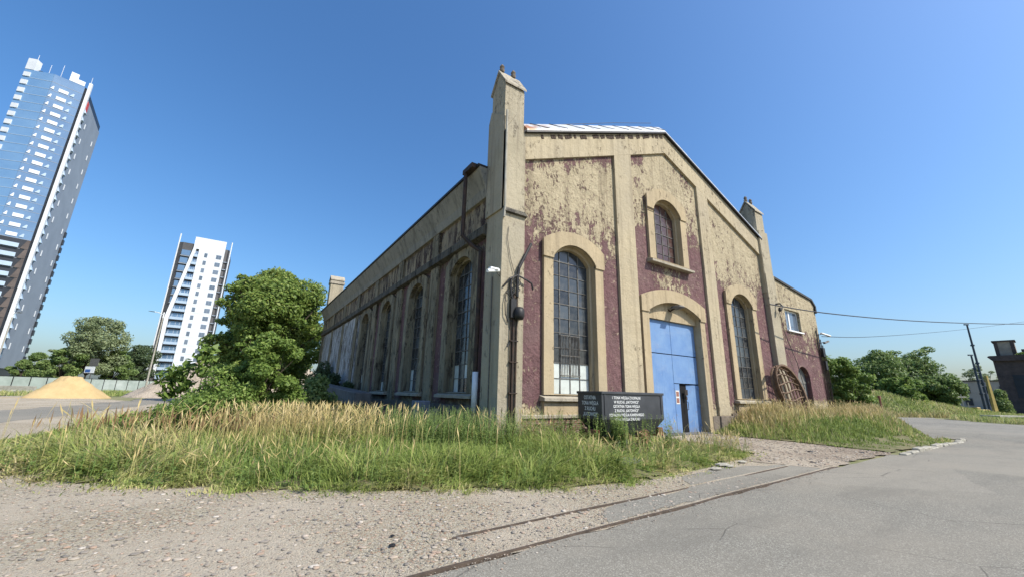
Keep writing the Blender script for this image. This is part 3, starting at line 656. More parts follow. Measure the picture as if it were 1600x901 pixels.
# ------------------------------------------------------------------ fixtures on the hall corner
cr = thing('cable_riser', 'black conduits with bracket, hook and hanging cables on the front corner pier', 'cables', (.5, -.16, 0))
MB().tube([(.02, -.04, 5.0), (.0, -.04, .0)], .05, 6).tube([(.15, -.04, 4.9), (.13, -.04, .05)], .035, 6).tube([(-.09, -.03, 4.6), (-.08, -.03, .1)], .02, 5).build('conduit', M['pipe'], cr)
MB().tube([(.72, -.05, 6.95), (.18, -.08, 5.9), (.12, -.08, 5.5), (.12, -.08, 4.85)], .055, 7).build('bracket_pole', M['black_metal'], cr)
MB().lathe([(.01, -.0), (.15, 0), (.2, .12), (.2, .3), (.14, .42), (.01, .42)], 9, (.16, -.14, 4.05)).build('cable_drum', M['black_metal'], cr, True); MB().box(-.14, .08, -.12, 0, 4.1, 4.75).build('junction_box', M['black_metal'], cr)
ct = MB()
ct.tube([(-.42, -.02, 5.15), (-.2, -.09, 5.45), (.1, -.1, 5.62), (.5, -.12, 5.5), (.72, -.1, 5.42), (.8, -.08, 5.2)], .035, 6)
ct.tube([(-.1, -.05, 5.5), (-.14, -.05, 5.2), (-.1, -.06, 4.9), (.0, -.06, 4.6)], .045, 6)
for k, (a, b) in enumerate(((.15, 5.35), (.1, 5.1), (-.12, 5.0))): ct.tube([(a, -.06, b+.2), (a+.12, -.1, b), (a-.05, -.1, b-.2), (a-.2, -.06, b-.05), (a-.1, -.05, b+.1)], .016, 5)
ct.tube([(-.3, -.03, 4.95), (-.36, -.06, 4.6), (-.33, -.06, 4.2), (-.2, -.04, 3.95), (.0, -.04, 4.0)], .018, 5)
ct.tube([(-.25, -.01, 7.4), (-.3, -.02, 6.9), (-.15, -.02, 6.2), (.02, -.03, 5.7)], .010, 4)
ct.tube([(-.1, -.03, 3.3), (-.22, -.06, 3.1)], .02, 4)
ct.build('loose_cable', M['black_metal'], cr)
st = MB()
for z in (.6, 1.6, 2.6, 3.3): st.box(-.12, .2, -.09, .0, z, z+.035)
st.build('strap', M['pipe'], cr)
sc = thing('security_camera', 'white bullet security camera on a bracket at the hall corner', 'security camera', (-.16, -.1, 5.55))
MB().tube([(-.42, -.10, .02), (.10, .02, .16)], .062, 10).box(-.3, .02, -.12, .05, .13, .19).build('camera_body', M['white_paint'], sc)
MB().tube([(.0, .0, .1), (.12, .04, -.0), (.2, .06, -.05), (.2, .06, -.4)], .022, 6).build('camera_bracket', M['steel'], sc)
lp = thing('wall_lamp', 'small wall lamp above the blue gate', 'lamp', (10.0, .24, 5.72))
MB().tube([(-.14, .02, .0), (-.14, -.06, -.1), (-.02, -.26, .06)], .045, 6).build('lamp_arm', M['pipe'], lp)
MB().hexa([(-.22, -.66, .05), (.22, -.66, .05), (.26, -.12, .0), (-.26, -.12, .0), (-.16, -.62, .13), (.16, -.62, .13), (.18, -.16, .15), (-.18, -.16, .15)]).build('lamp_shade', M['steel'], lp, bevel=.02)
ins = thing('cable_anchor', 'dark insulator hook holding the overhead cable on the right corner pier', 'cable anchor', (20.25, -.2, 7.3))
MB().tube([(0, .05, .1), (.0, -.2, .1), (.1, -.3, -.1), (-.05, -.3, -.25)], .05, 6).lathe([(.09, -.1), (.11, 0), (.07, .14)], 8, (-.1, -.2, -.3)).build('hook', M['black_metal'], ins)
MB().tube([(.15, -.04, -.3), (.8, .1, -1.6), (1.9, .1, -3.4), (2.4, .1, -5.0)], .018, 4).build('down_cable', M['black_metal'], ins)

# ------------------------------------------------------------------ mine cart
cart = thing('mine_cart', 'dark grey mine cart with white Polish lettering standing in weeds before the hall', 'mine cart', (3.7, -1.98, 0))
L, Wd, ZT, ZB = 1.46, .52, 1.72, .52
prof = [(-L, ZT), (-L, .92), (-L+.34, ZB), (L-.34, ZB), (L, .90), (L, ZT)]
b = MB()
def trough(o=0.0):
    v = []
    for y, sx in ((-Wd+o, 1), (Wd-o, 1)): v.append([(x-(o if x > 0 else -o), y*(1 if z > .8 else .70), z+(o if z < 1.5 else 0)) for x, z in prof])
    return v
fa, fb = trough(); ia, ib = trough(.03); b.v = fa+fb+ia+ib
b.f = [[0, 1, 4, 5], [1, 2, 3, 4], [11, 10, 7, 6], [10, 9, 8, 7]]
for i in range(5): b.f.append([i+1, i, 6+i, 7+i])
b.f += [[12, 17, 16, 13], [13, 16, 15, 14], [18, 19, 22, 23], [19, 20, 21, 22]]
for i in range(5): b.f.append([12+i, 13+i, 19+i, 18+i])
b.f += [[0, 5, 17, 12], [6, 18, 23, 11], [0, 12, 18, 6], [5, 11, 23, 17]]
body = b.build('cart_body', M['cart'], cart)
rim = MB().box(-L-.03, L+.03, -Wd-.035, -Wd+.02, ZT-.06, ZT+.02).box(-L-.03, L+.03, Wd-.02, Wd+.035, ZT-.06, ZT+.02).box(-L-.035, -L+.02, -Wd+.021, Wd-.021, ZT-.06, ZT+.02).box(L-.02, L+.035, -Wd+.021, Wd-.021, ZT-.06, ZT+.02)
rim.build('cart_rim', M['cart'], cart, bevel=.01)
MB().box(-L+.02, L-.02, -Wd+.03, Wd-.03, 1.55, 1.66).build('cart_cover', simple('grey cover sheet', (.30, .31, .31), (.24, .25, .25), 3, .5), cart)
MB().box(-L+.10, -L+.14, -Wd-.02, -Wd-.0, 1.05, ZT-.06).box(L-.14, L-.10, -Wd-.02, -Wd, 1.05, ZT-.06).build('cart_rib', M['cart'], cart)
MB().box(-1.25, 1.25, -.3, -.2, .42, .6).box(-1.25, 1.25, .2, .3, .42, .6).box(-.5, -.4, -.2, .2, .44, .58).box(.6, .7, -.2, .2, .44, .58).build('chassis', M['black_metal'], cart)
for x in (-1.5, 1.5):
    MB().hexa([(x-.14, -.34, .34), (x+.14, -.34, .34), (x+.14, .34, .34), (x-.14, .34, .34), (x-.11, -.34, .62), (x+.11, -.34, .62), (x+.11, .34, .62), (x-.11, .34, .62)]).build('bumper', M['rust'], cart, bevel=.02)
def wheel_mb():
    w = MB().lathe([(.05, -.07), (.09, -.07), (.09, -.03), (.17, -.02), (.2, -.05), (.22, -.05), (.22, .03), (.25, .04), (.25, .07), (.05, .07)], 18, (0, 0, 0), 'y')
    return w
wm = wheel_mb().mesh('wheel', M['rust_pale'])
for x in (-.42, .56):
    for s in (-1, 1):
        o = link('wheel', wm, cart); o.location = (x, s*.40, .36); o.rotation_euler = (0, 0, 0 if s < 0 else math.pi)
    MB().tube([(x, -.42, .36), (x, .42, .36)], .035, 8).build('axle', M['rust'], cart)
def lettering(lines, size, gap, parent, mat, loc, rot, squeeze=.72, name='lettering'):
    for k, ln in enumerate(lines):
        cu = bpy.data.curves.new(name, 'FONT'); cu.body = ln; cu.size = size; cu.align_x = 'CENTER'; cu.extrude = .0012; cu.offset = size*.018
        t = bpy.data.objects.new('tmp', cu); C.objects.link(t); dg = bpy.context.evaluated_depsgraph_get(); dg.update()
        me = bpy.data.meshes.new_from_object(t.evaluated_get(dg)); bpy.data.objects.remove(t)
        me.name = name; me.materials.clear(); o = link(name, me, parent, mat)
        Mx = Matrix.Translation(loc) @ rot @ Matrix.Translation((0, -k*gap, 0)) @ Matrix.Diagonal((squeeze, 1, 1, 1)); o.matrix_local = Mx
rot_end = Matrix.Rotation(R(-90), 4, 'Z') @ Matrix.Rotation(R(90), 4, 'X')
lettering(['OSTATNIA', 'TONA WĘGLA', 'Z RUCHU', '„KATOWICE”'], .155, .165, cart, M['letter'], (-L-.004, -.02, 1.50), rot_end, .68)
rot_side = Matrix.Rotation(R(90), 4, 'X')
lettering(['1 TONA WĘGLA Z KOPALNI', 'W RUCHU „KATOWICE”', 'OSTATNIA TONA WĘGLA', 'Z RUCHU „KATOWICE”', 'KOPALNIA WĘGLA KAMIENNEGO', 'TONA WĘGLA Z RUCHU'], .115, .128, cart, M['letter'], (-.36, -Wd-.004, 1.52), rot_side, .90)
tag(MB().prism([(-.9, -.3), (-.2, -.55), (.7, -.35), (.95, .1), (.3, .45), (-.6, .3)], [], 0, .04, lambda u, w, z: (u, z, w)).build('plastic_sheet', simple('grey plastic sheet', (.12, .125, .13), (.07, .072, .075), 4, .5, 0, .6, .03), None), 'crumpled dark grey sheet lying in the grass edge in front of the cart', 'plastic sheet').location = (.95, -4.0, .05)

# ------------------------------------------------------------------ big lattice wheel against the annex
wh = thing('lattice_wheel', 'large rusty iron wheel with lattice inside leaning against the annex wall', 'wheel', (18.85, -1.15, .6))
Rw = 1.52
wr = MB().lathe([(Rw-.10, -.15), (Rw, -.17), (Rw, -.09), (Rw-.07, -.06), (Rw-.07, .06), (Rw, .09), (Rw, .17), (Rw-.10, .15), (Rw-.12, .0)], 44, (0, 0, Rw), 'y', True)
tilt = Matrix.Rotation(R(-13), 4, 'X')
o = wr.build('rim', M['iron'], wh); o.matrix_local = tilt
g = MB()
for k in range(-3, 4):
    x = k*.42; h = math.sqrt(max(0, (Rw-.1)**2-x*x))
    g.tube([(x+.10*math.sin(z*2.2), .02, Rw+z) for z in np.linspace(-h, h, 9)], .045, 5)
g.build('upright_bar', M['iron'], wh).matrix_local = tilt
g = MB()
for k in range(-3, 4):
    z = k*.42; h = math.sqrt(max(0, (Rw-.1)**2-z*z))
    g.tube([(x, -.03, Rw+z+.12*math.sin(x*2.0+k)) for x in np.linspace(-h, h, 9)], .042, 5)
g.build('cross_bar', M['iron'], wh).matrix_local = tilt

# ------------------------------------------------------------------ rails, kerb, loose stones
def rail(label, p0, p1, x0, x1):
    t = thing('rail', label, 'rail', (0, 0, 0), 0, 'narrow gauge rails set in the yard')
    p = lambda x: p0[1]+(p1[1]-p0[1])*(x-p0[0])/(p1[0]-p0[0]); b = MB(); rn = random.Random(int(x0*7)); n = 26
    y_ = lambda x: p(x)+.012*math.sin(x*1.3)
    for i in range(n):
        a, c = x0+(x1-x0)*i/n, x0+(x1-x0)*(i+1)/n; bury = lambda q: .03*max(0, 1-abs(q-1.2)/1.9) if x0 > -6 else 0.0; za, zc = .014+.004*math.sin(a*2.1)-(.05 if i == 0 else 0)-bury(a), .014+.004*math.sin(c*2.1)-(.05 if i == n-1 else 0)-bury(c)
        b.hexa([(a, y_(a)-.021, -.05), (c, y_(c)-.021, -.05), (c, y_(c)+.021, -.05), (a, y_(a)+.021, -.05), (a, y_(a)-.018, za), (c, y_(c)-.018, zc), (c, y_(c)+.018, zc), (a, y_(a)+.018, za)])
    b.build('rail_head', M['rail'], t)
    g = MB()
    for i in range(n):
        a, c = x0+(x1-x0)*i/n, x0+(x1-x0)*(i+1)/n
        g.hexa([(a, y_(a)+.03, -.02), (c, y_(c)+.03, -.02), (c, y_(c)+.085+.012*math.sin(c*5), -.02), (a, y_(a)+.085+.012*math.sin(a*5), -.02), (a, y_(a)+.03, .0065), (c, y_(c)+.03, .0065), (c, y_(c)+.085+.012*math.sin(c*5), .0045), (a, y_(a)+.085+.012*math.sin(a*5), .0045)])
    g.build('flangeway', M['gravel'], t)
rail('long rusty rail along the edge of the asphalt, nearest the camera', (-5.31, -7.48), (5.73, -6.86), -8.8, 6.4)
rail('shorter rusty rail half buried in gravel behind the long one', (-4.51, -6.76), (4.83, -6.23), -4.9, 5.2)
kb = thing('kerb', 'pale broken concrete kerb at the tip of the grass bank', 'kerb', (16, -6.9, 0)); rn = random.Random(4)
x = -4.9
while x < 5.4:
    l = rn.uniform(.7, 1.0); yy = .06+.018*(x)+(.0 if x < 3 else (x-3)*.1)
    o = MB().box(0, l-.04, -.10, .10, -.05, .10+rn.uniform(-.05, .02)).build('kerb_stone', M['concrete'], kb, bevel=.03); o.location = (x, yy+rn.uniform(-.03, .03), rn.uniform(-.02, .01)); o.rotation_euler = (rn.gauss(0, .05), rn.gauss(0, .02), .02+rn.gauss(0, .03)); x += l
def vnoise(p, sc, seed):
    r = np.random.default_rng(seed); o = np.zeros(len(p))
    for k in range(5):
        a = r.random()*6.28; f = sc*(1.0+.7*k); o += np.sin((p[:, 0]*math.cos(a)+p[:, 1]*math.sin(a))*f+r.random()*6.28)/(1+.4*k)
    return np.clip(.5+o*.22, 0, 1)
def rock_mesh(seed, mat):
    r = random.Random(seed); b = MB(); b.lathe([(.35, -.3), (.8, -.1), (1, .15), (.75, .45), (.3, .6)], 7)
    b.v = [(v[0]*r.uniform(.75, 1.2), v[1]*r.uniform(.75, 1.2), v[2]*r.uniform(.75, 1.2)) for v in b.v]; return b
def stones(name, n, gen, smin, smax, mats, seed):
    r = np.random.default_rng(seed); base = rock_mesh(seed, None); bv = np.array(base.v)
    tris = []
    for f in base.f:
        for i in range(1, len(f)-1): tris.append((f[0], f[i], f[i+1]))
    tris = np.array(tris)
    P = gen(r, n); s = smin*(smax/smin)**(r.random(len(P))**2.6); a = r.random(len(P))*6.28
    sq = r.uniform(.4, .8, len(P)); ex = r.uniform(.7, 1.5, len(P))
    ca, sa = np.cos(a), np.sin(a); x = bv[None, :, 0]*ex[:, None]; y = bv[None, :, 1]
    V = np.stack([(x*ca[:, None]-y*sa[:, None])*s[:, None]+P[:, 0:1], (x*sa[:, None]+y*ca[:, None])*s[:, None]+P[:, 1:2], bv[None, :, 2]*(s*sq)[:, None]+P[:, 2:3]], -1)
    T_ = tris[None]+(np.arange(len(P))*len(bv))[:, None, None]
    tint = np.repeat(r.random(len(P)), len(bv))
    o = npmesh(name, V.reshape(-1, 3), None, T_.reshape(-1, 3), mats, tint); return tag(o, kind='stuff')
_n = NT('mixed gravel stones'); M['pebble'] = _n.done(_n.mix(_n.rng(_n.noise(40, 4), .3, .7, 0, .4), _n.ramp(_n.attr(), [(0, (.13, .12, .105)), (.3, (.27, .23, .18)), (.6, (.40, .34, .265)), (.85, (.33, .22, .15)), (1, (.55, .5, .42))]), (.3, .27, .24)), .9, None, 0, 0, 0, .2)
def gen_gravel(r, n):
    p = np.c_[r.uniform(-11, 2.5, n), r.uniform(-9.6, -1.5, n)]
    w = 1/np.maximum(.6, np.linalg.norm(p-CAM[:2], axis=1)/3)**1.2; p = p[r.random(n) < w]
    ok = (poly_inside(p, gravel) & ~poly_inside(p, patch)); p = p[ok]; return np.c_[p, np.full(len(p), -.002)]
stones('gravel_stones', 60000, gen_gravel, .005, .038, M['pebble'], 31)
def gen_drive(r, n):
    p = np.c_[r.uniform(4, 12, n), r.uniform(-7.0, -.5, n)]; p = p[poly_inside(p, drive)]; return np.c_[p, np.full(len(p), .006)]
stones('driveway_stones', 5000, gen_drive, .012, .05, M['pebble'], 32)
def gen_rail(r, n):
    x = r.uniform(-7, 6.2, n); y = -7.48+(x+5.31)*.0562+r.normal(0, .16, n); p = np.c_[x, y]; p = p[r.random(n) < np.clip(2.6/np.linalg.norm(p-CAM[:2], axis=1), .2, 1)*(.4+vnoise(p, 1.6, 15))]; return np.c_[p, np.full(len(p), .003)]
stones('rail_grit', 9000, gen_rail, .003, .016, M['pebble'], 33)
for k, (px, py, s, lab) in enumerate(((613, 838, .03, 'small black stone on the gravel near the long rail'), (613, 853, .04, 'larger black stone on the gravel near the long rail'), (1266, 706, .09, 'dark lump on the dirt driveway nearer the gate'), (1268, 722, .06, 'dark lump on the dirt driveway nearer the rail'), (1347, 707, .07, 'dark lump near the grass bank edge'))):
    gx, gy = G(px, py); o = rock_mesh(40+k, None).build('dark_stone', M['black_metal'], None); o.location = (gx, gy, .01); o.scale = (s, s, s*.7); tag(o, lab, 'stone')
for k, (px, py, s, lab) in enumerate(((1128, 727, .14, 'largest pale broken stone at the grass edge beside the asphalt strip'), (1140, 729, .08, 'smallest pale stone just right of the largest one at the grass edge'), (1118, 733, .11, 'leftmost pale stone at the grass edge beside the asphalt strip'), (1160, 722, .1, 'rightmost pale stone at the grass edge beside the asphalt strip'))):
    gx, gy = G(px, py); o = rock_mesh(50+k, None).build('pale_stone', M['concrete'], None); o.location = (gx, gy, .02); o.scale = (s*1.6, s, s*.6)
    tag(o, lab, 'stone', 'pale stones at the grass edge')

# ------------------------------------------------------------------ vegetation
def blades(name, P, h, lean, width, tint, mat, curve=.5, seed=1, kind='stuff', az=None):
    r = np.random.default_rng(seed); n = len(P); a = r.random(n)*6.283 if az is None else az+r.normal(0, .75, n); d = np.c_[np.cos(a), np.sin(a)]
    b = a+1.57+r.normal(0, .6, n); wv = np.c_[np.cos(b), np.sin(b), np.zeros(n)]*(width[:, None]/2)
    def pt(t): return P+np.c_[d*(lean*h*t**1.7)[:, None], h*(t-curve*np.clip(lean, 0, 1.6)*t**2.6*.55)]
    m1, m2, t = pt(.45), pt(.78), pt(1.0)
    V = np.stack([P-wv, P+wv, m1+wv*.9, m1-wv*.9, m2+wv*.65, m2-wv*.65, t], 1).reshape(-1, 3); k = np.arange(n)[:, None]*7
    q = np.concatenate([k+np.array([[0, 1, 2, 3]]), k+np.array([[3, 2, 4, 5]])]); tr = k+np.array([[5, 4, 6]])
    tt = np.clip(tint, 0, 1)
    return tag(npmesh(name, V, q, tr, mat, np.repeat(tt, 7)), kind=kind)
def scatter(n, x0, x1, y0, y1, poly, seed):
    r = np.random.default_rng(seed); p = np.c_[r.uniform(x0, x1, n), r.uniform(y0, y1, n)]; p = p[poly_inside(p, poly)]
    dd = np.linalg.norm(p-CAM[:2], axis=1); keep = r.random(len(p)) < np.clip(9.5/dd, .10, 1); return p[keep], r
def grass_field():
    p, r = scatter(400000, -12.8, 8.4, -6.4, 16, patch_out, 1)
    d = poly_dist(p, patch)*np.where(poly_inside(p, patch), 1, -1); n1 = vnoise(p, .8, 5); n2 = vnoise(p, 2.4, 6); n3 = vnoise(p, 5.5, 9); d = d+.55*(vnoise(p, 3.7, 51)-.55)
    keep = (d > 0) | (r.random(len(p)) < .35*np.exp(d/.22)); keep &= (n3 > .30) | (r.random(len(p)) < .25)
    p, d, n1, n2, n3 = p[keep], d[keep], n1[keep], n2[keep], n3[keep]
    h = (.07+.42*sstep(-.1, 1.1, d)*(.45+.9*n1)*(.35+1.25*n3))*r.uniform(.45, 1.35, len(p)); h = np.where(p[:, 0] > 1.8, h*.62, h)
    h *= np.where((p[:, 0] > 1.5) & (p[:, 1] > -4.3), .42, 1); h *= np.where((p[:, 0] > .1) & (p[:, 0] < 1.9) & (p[:, 1] < -3.3), .38, 1)*np.where(np.hypot(p[:, 0]-.95, p[:, 1]+4.0) < .75, .3, 1)
    lean = r.uniform(.25, 1.9, len(p)); w = r.uniform(.008, .021, len(p))*np.clip(np.linalg.norm(p-CAM[:2], axis=1)/8, .8, 2.2)
    tint = .06+.42*n1+.5*(n2-.5)+r.normal(0, .17, len(p))+np.where(p[:, 0] > 1.2, .22, 0)+.28*sstep(-5, -8, p[:, 0])+.2*sstep(.5, 0, d)
    blades('meadow_grass', np.c_[p, .005+hz(p[:, 0], p[:, 1])], h, lean, w, tint, M['grass'], .7, 2, 'stuff', 9*vnoise(p, 1.5, 71))
patch_out = [(-11.4, .6), (-10.6, -.5), (-8.9, -2.4), (-7.5, -3.3), (-6.1, -4.2), (-4.8, -4.85), (-3.3, -5.5), (-1.7, -6.1), (-.2, -6.1), (1.7, -5.95), (3.5, -5.7), (5.1, -5.45), (7.0, -4.8), (7.8, -3.7), (8.2, -2.2), (8.3, -.5), (8.2, .4), (0, .4), (.3, 36), (-5, 37), (-9.9, 34), (-10.9, 22), (-11.4, 14), (-12.4, 7), (-12.7, 3)]
grass_field()
def bank_field():
    p, r = scatter(220000, 11, 36, -7, 8, bank, 3); d = poly_dist(p, bank); n1 = vnoise(p, .7, 8)
    high = sstep(-6.0, -3.6, p[:, 1])*sstep(11.5, 13, p[:, 0]); n4 = vnoise(p, 3.1, 19); h = (.05+.10*n1+.29*high*(.25+.6*n1+.7*n4)*sstep(0, .8, d))*r.uniform(.5, 1.3, len(p))
    keep = (r.random(len(p)) < .7+.3*high)&((vnoise(p, 2.2, 77) > .30) | (high > .5)); p, h, n1, high = p[keep], h[keep], n1[keep], high[keep]
    dist = np.linalg.norm(p-CAM[:2], axis=1)
    dry = np.clip(sstep(-3.6, -1.2, p[:, 1])*.85*sstep(13.0, 14.2, p[:, 0])+n1*.3-.1, 0, 1); isdry = r.random(len(p)) < dry*.75
    P = np.c_[p, .01+hz(p[:, 0], p[:, 1])]; w = r.uniform(.010, .02, len(p))*np.clip(dist/14, 1, 2.2); lean = r.uniform(.1, .8, len(p))
    a = ~isdry; blades('bank_grass', P[a], h[a], lean[a], w[a], (.1+.35*n1+r.normal(0, .15, len(p)))[a], M['grass'], .6, 4)
    a = isdry; blades('dry_bank_grass', P[a], h[a]*1.5, lean[a]*.8, w[a]*.9, r.random(a.sum()), M['drygrass'], .5, 5)
bank_field()
def reeds(name, p, hmin, hmax, seed, tint0=.3, plume=.28, leanm=.28, mat='drygrass', pw=.022):
    r = np.random.default_rng(seed); n = len(p); P = np.c_[p, .01+hz(p[:, 0], p[:, 1])]; h = r.uniform(hmin, hmax, n)
    a = r.uniform(0, 6.28, n); ln = np.abs(r.normal(0, leanm, n)); d = np.c_[np.cos(a), np.sin(a)]*ln[:, None]
    s1 = P+np.c_[d*(h*.35)[:, None], h*.6]; s2 = P+np.c_[d*(h*.75)[:, None], h*(1-plume*.8)]; s3 = P+np.c_[d*(h*1.25)[:, None], h*(1-.1*ln)]
    b = r.random(n)*6.28; wv = np.c_[np.cos(b), np.sin(b), np.zeros(n)]; sw = wv*.004; pwv = wv*(pw*r.uniform(.7, 1.3, n))[:, None]; md = (s2*.55+s3*.45)
    V = np.stack([P-sw, P+sw, s1+sw, s1-sw, s2+sw*.8, s2-sw*.8, md+pwv, md-pwv, s3], 1).reshape(-1, 3); k = np.arange(n)[:, None]*9
    q = np.concatenate([k+np.array([[0, 1, 2, 3]]), k+np.array([[3, 2, 4, 5]]), k+np.array([[5, 4, 6, 7]])]); t = k+np.array([[7, 6, 8]])
    tint = np.clip(tint0+r.normal(.2, .22, n), 0, 1); tt = np.repeat(tint, 9).reshape(n, 9); tt[:, :4] *= .4
    return tag(npmesh(name, V, q, t, M[mat], tt.ravel()), kind='stuff')
def cluster(n, cx, cy, sx, sy, seed, ang=0.0):
    r = np.random.default_rng(seed); a = r.normal(0, 1, (n, 2))*[sx, sy]; c, s = math.cos(ang), math.sin(ang)
    p = np.c_[a[:, 0]*c-a[:, 1]*s+cx, a[:, 0]*s+a[:, 1]*c+cy]; ok = poly_inside(p, patch) | poly_inside(p, bank); return p[ok]
VA = -.58   # direction of the camera's right in plan
pr = np.concatenate([cluster(800, -5.5, 2.1, .8, .5, 1, VA), cluster(420, -3.9, 1.1, .7, .4, 2, VA), cluster(70, -1.0, -.9, .8, .4, 3, VA), cluster(150, -7.0, 1.2, 1.0, .8, 4, VA), cluster(90, .9, -.8, .8, .4, 5), cluster(60, -9.2, 1.2, .8, .8, 6, VA), cluster(70, -5.5, -1.5, 2.2, .8, 16, VA)])
reeds('reed_grass', pr, .75, 1.35, 1, .3, .24, .32, 'drygrass', .013)
reeds('bank_reeds', np.concatenate([cluster(380, 15.5, -1.3, 1.4, .7, 7), cluster(420, 22.5, -1.3, 2.4, .7, 8), cluster(150, 8.9, -3.2, 1.0, .9, 9), cluster(150, 26, -2, 1.5, 1, 10)]), .5, 1.0, 2, .25, .3, .4, 'drygrass', .012)
reeds('light_seed_grass', np.concatenate([cluster(300, 5.4, -4.0, 1.4, .4, 11), cluster(330, -6.5, -1.6, 2.2, .9, 12, VA), cluster(200, 1.5, -4.4, 1.4, .6, 13)]), .35, .75, 3, .15, .4, .5, 'drygrass', .012)
reeds('dock_stems', np.concatenate([cluster(70, -7.0, 2.6, .8, .5, 14, VA), cluster(190, -8.7, 3.6, 1.0, .7, 44, VA), cluster(40, 3.2, -1.0, 1.2, .2, 15)]), .65, 1.1, 4, .35, .5, .2, 'dock', .018)
def weeds(name, p, hmin, hmax, seed, mat='weed', leaf=.10, per=26, taper=.75):
    r = np.random.default_rng(seed); n = len(p); h = r.uniform(hmin, hmax, n); ln = r.normal(0, .10, (n, 2)); z0 = .01+hz(p[:, 0], p[:, 1])
    t = (np.arange(per)[None]+r.random((n, per)))/per; t = .12+.88*t; a = r.random((n, per))*6.28
    L = leaf*(1.15-taper*t)*r.uniform(.7, 1.3, (n, per)); c = np.stack([p[:, 0:1]+ln[:, 0:1]*t*h[:, None], p[:, 1:2]+ln[:, 1:2]*t*h[:, None], z0[:, None]+t*h[:, None]], -1)
    d = np.stack([np.cos(a), np.sin(a), r.uniform(-.25, .7, (n, per))], -1); s = np.stack([-np.sin(a), np.cos(a), r.normal(0, .25, (n, per))], -1)
    L = L[..., None]; V = np.stack([c, c+d*L*.5+s*L*.22, c+d*L*1.15-np.array([0, 0, .12])*L, c+d*L*.5-s*L*.22], 2).reshape(-1, 3)
    q = (np.arange(n*per)*4)[:, None]+np.array([[0, 1, 2, 3]]); tint = np.repeat(np.clip((.30+.5*t+r.normal(0, .16, (n, per))).ravel(), 0, 1), 4)
    nv = len(V); b0 = np.c_[p, z0]; tp = b0+np.c_[ln*h[:, None], h]; w = np.array([.006, 0, 0])
    SV = np.stack([b0-w, b0+w, tp+w*.5, tp-w*.5], 1).reshape(-1, 3); sq = nv+(np.arange(n)*4)[:, None]+np.array([[0, 1, 2, 3]])
    return tag(npmesh(name, np.r_[V, SV], np.r_[q, sq], None, M[mat], np.r_[tint, np.full(len(SV), .2)]), kind='stuff')
weeds('nettles', np.concatenate([cluster(380, -2.4, 1.7, 1.3, .6, 21, VA), cluster(260, -.7, .2, .6, .9, 22), cluster(130, .2, -1.2, .8, .35, 23), cluster(160, -1.2, 3.5, .7, 1.5, 24), cluster(160, -1.7, -.3, .7, .4, 38, VA)]), .55, 1.2, 5, 'weed', .09, 34)
weeds('tall_weeds', np.concatenate([cluster(130, 2.55, -2.85, .17, .14, 25), cluster(26, 1.95, -2.2, .12, .3, 47), cluster(16, 3.75, -2.8, .1, .1, 26), cluster(22, 4.9, -2.75, .25, .12, 27), cluster(60, 1.5, -1.5, .4, .4, 28)]), .5, 1.15, 6, 'weed', .11, 30)
weeds('low_weeds', np.concatenate([cluster(260, -3, -3.3, 3.5, 1.0, 29, VA), cluster(110, 4.8, -3.9, 2, .5, 30), cluster(200, -8, .5, 1.6, 1.5, 33, VA), cluster(120, 17.5, -3.4, 3.0, .6, 34), cluster(260, -6, -1.5, 2.6, 1.0, 45, VA), cluster(180, .5, -3.6, 1.6, .8, 46)]), .2, .55, 7, 'weed', .095, 16)
weeds('yellow_flower_weeds', cluster(60, -2.5, -3.4, 1.6, .5, 35, VA), .35, .6, 8, 'grass', .06, 18)

def leaves(name, blobs, n, size, mat, parent, seed, shell=.5, up=.35, flat=1.0):
    r = np.random.default_rng(seed); B = np.array(blobs); wgt = (B[:, 3]*B[:, 4]+B[:, 4]*B[:, 5]+B[:, 3]*B[:, 5]); i = r.choice(len(B), n, p=wgt/wgt.sum()); b = B[i]
    d = r.normal(0, 1, (n, 3)); d /= np.linalg.norm(d, axis=1)[:, None]; rad = shell+(1-shell)*r.random(n)**.6; rad *= 1+.18*np.sin(d[:, 0]*7+b[:, 0]*3)*np.sin(d[:, 1]*6+b[:, 1]*2)*np.sin(d[:, 2]*8+b[:, 2])
    c = b[:, :3]+d*b[:, 3:6]*rad[:, None]
    nrm = d*.5+np.array([0, 0, up])+r.normal(0, .45, (n, 3)); nrm /= np.linalg.norm(nrm, axis=1)[:, None]
    u = np.cross(nrm, r.normal(0, 1, (n, 3))); u /= np.linalg.norm(u, axis=1)[:, None]; v = np.cross(nrm, u)
    s = (size*r.uniform(.6, 1.35, n))[:, None]
    V = np.stack([c-u*s*.55, c+v*s*.30-nrm*s*.06, c+u*s*.6-nrm*s*.16, c-v*s*.30-nrm*s*.06], 1).reshape(-1, 3)
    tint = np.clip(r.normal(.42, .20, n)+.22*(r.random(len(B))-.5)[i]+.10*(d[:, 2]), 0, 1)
    return npmesh(name, V, (np.arange(n)*4)[:, None]+np.array([[0, 1, 2, 3]]), None, M[mat], np.repeat(tint, 4), parent)
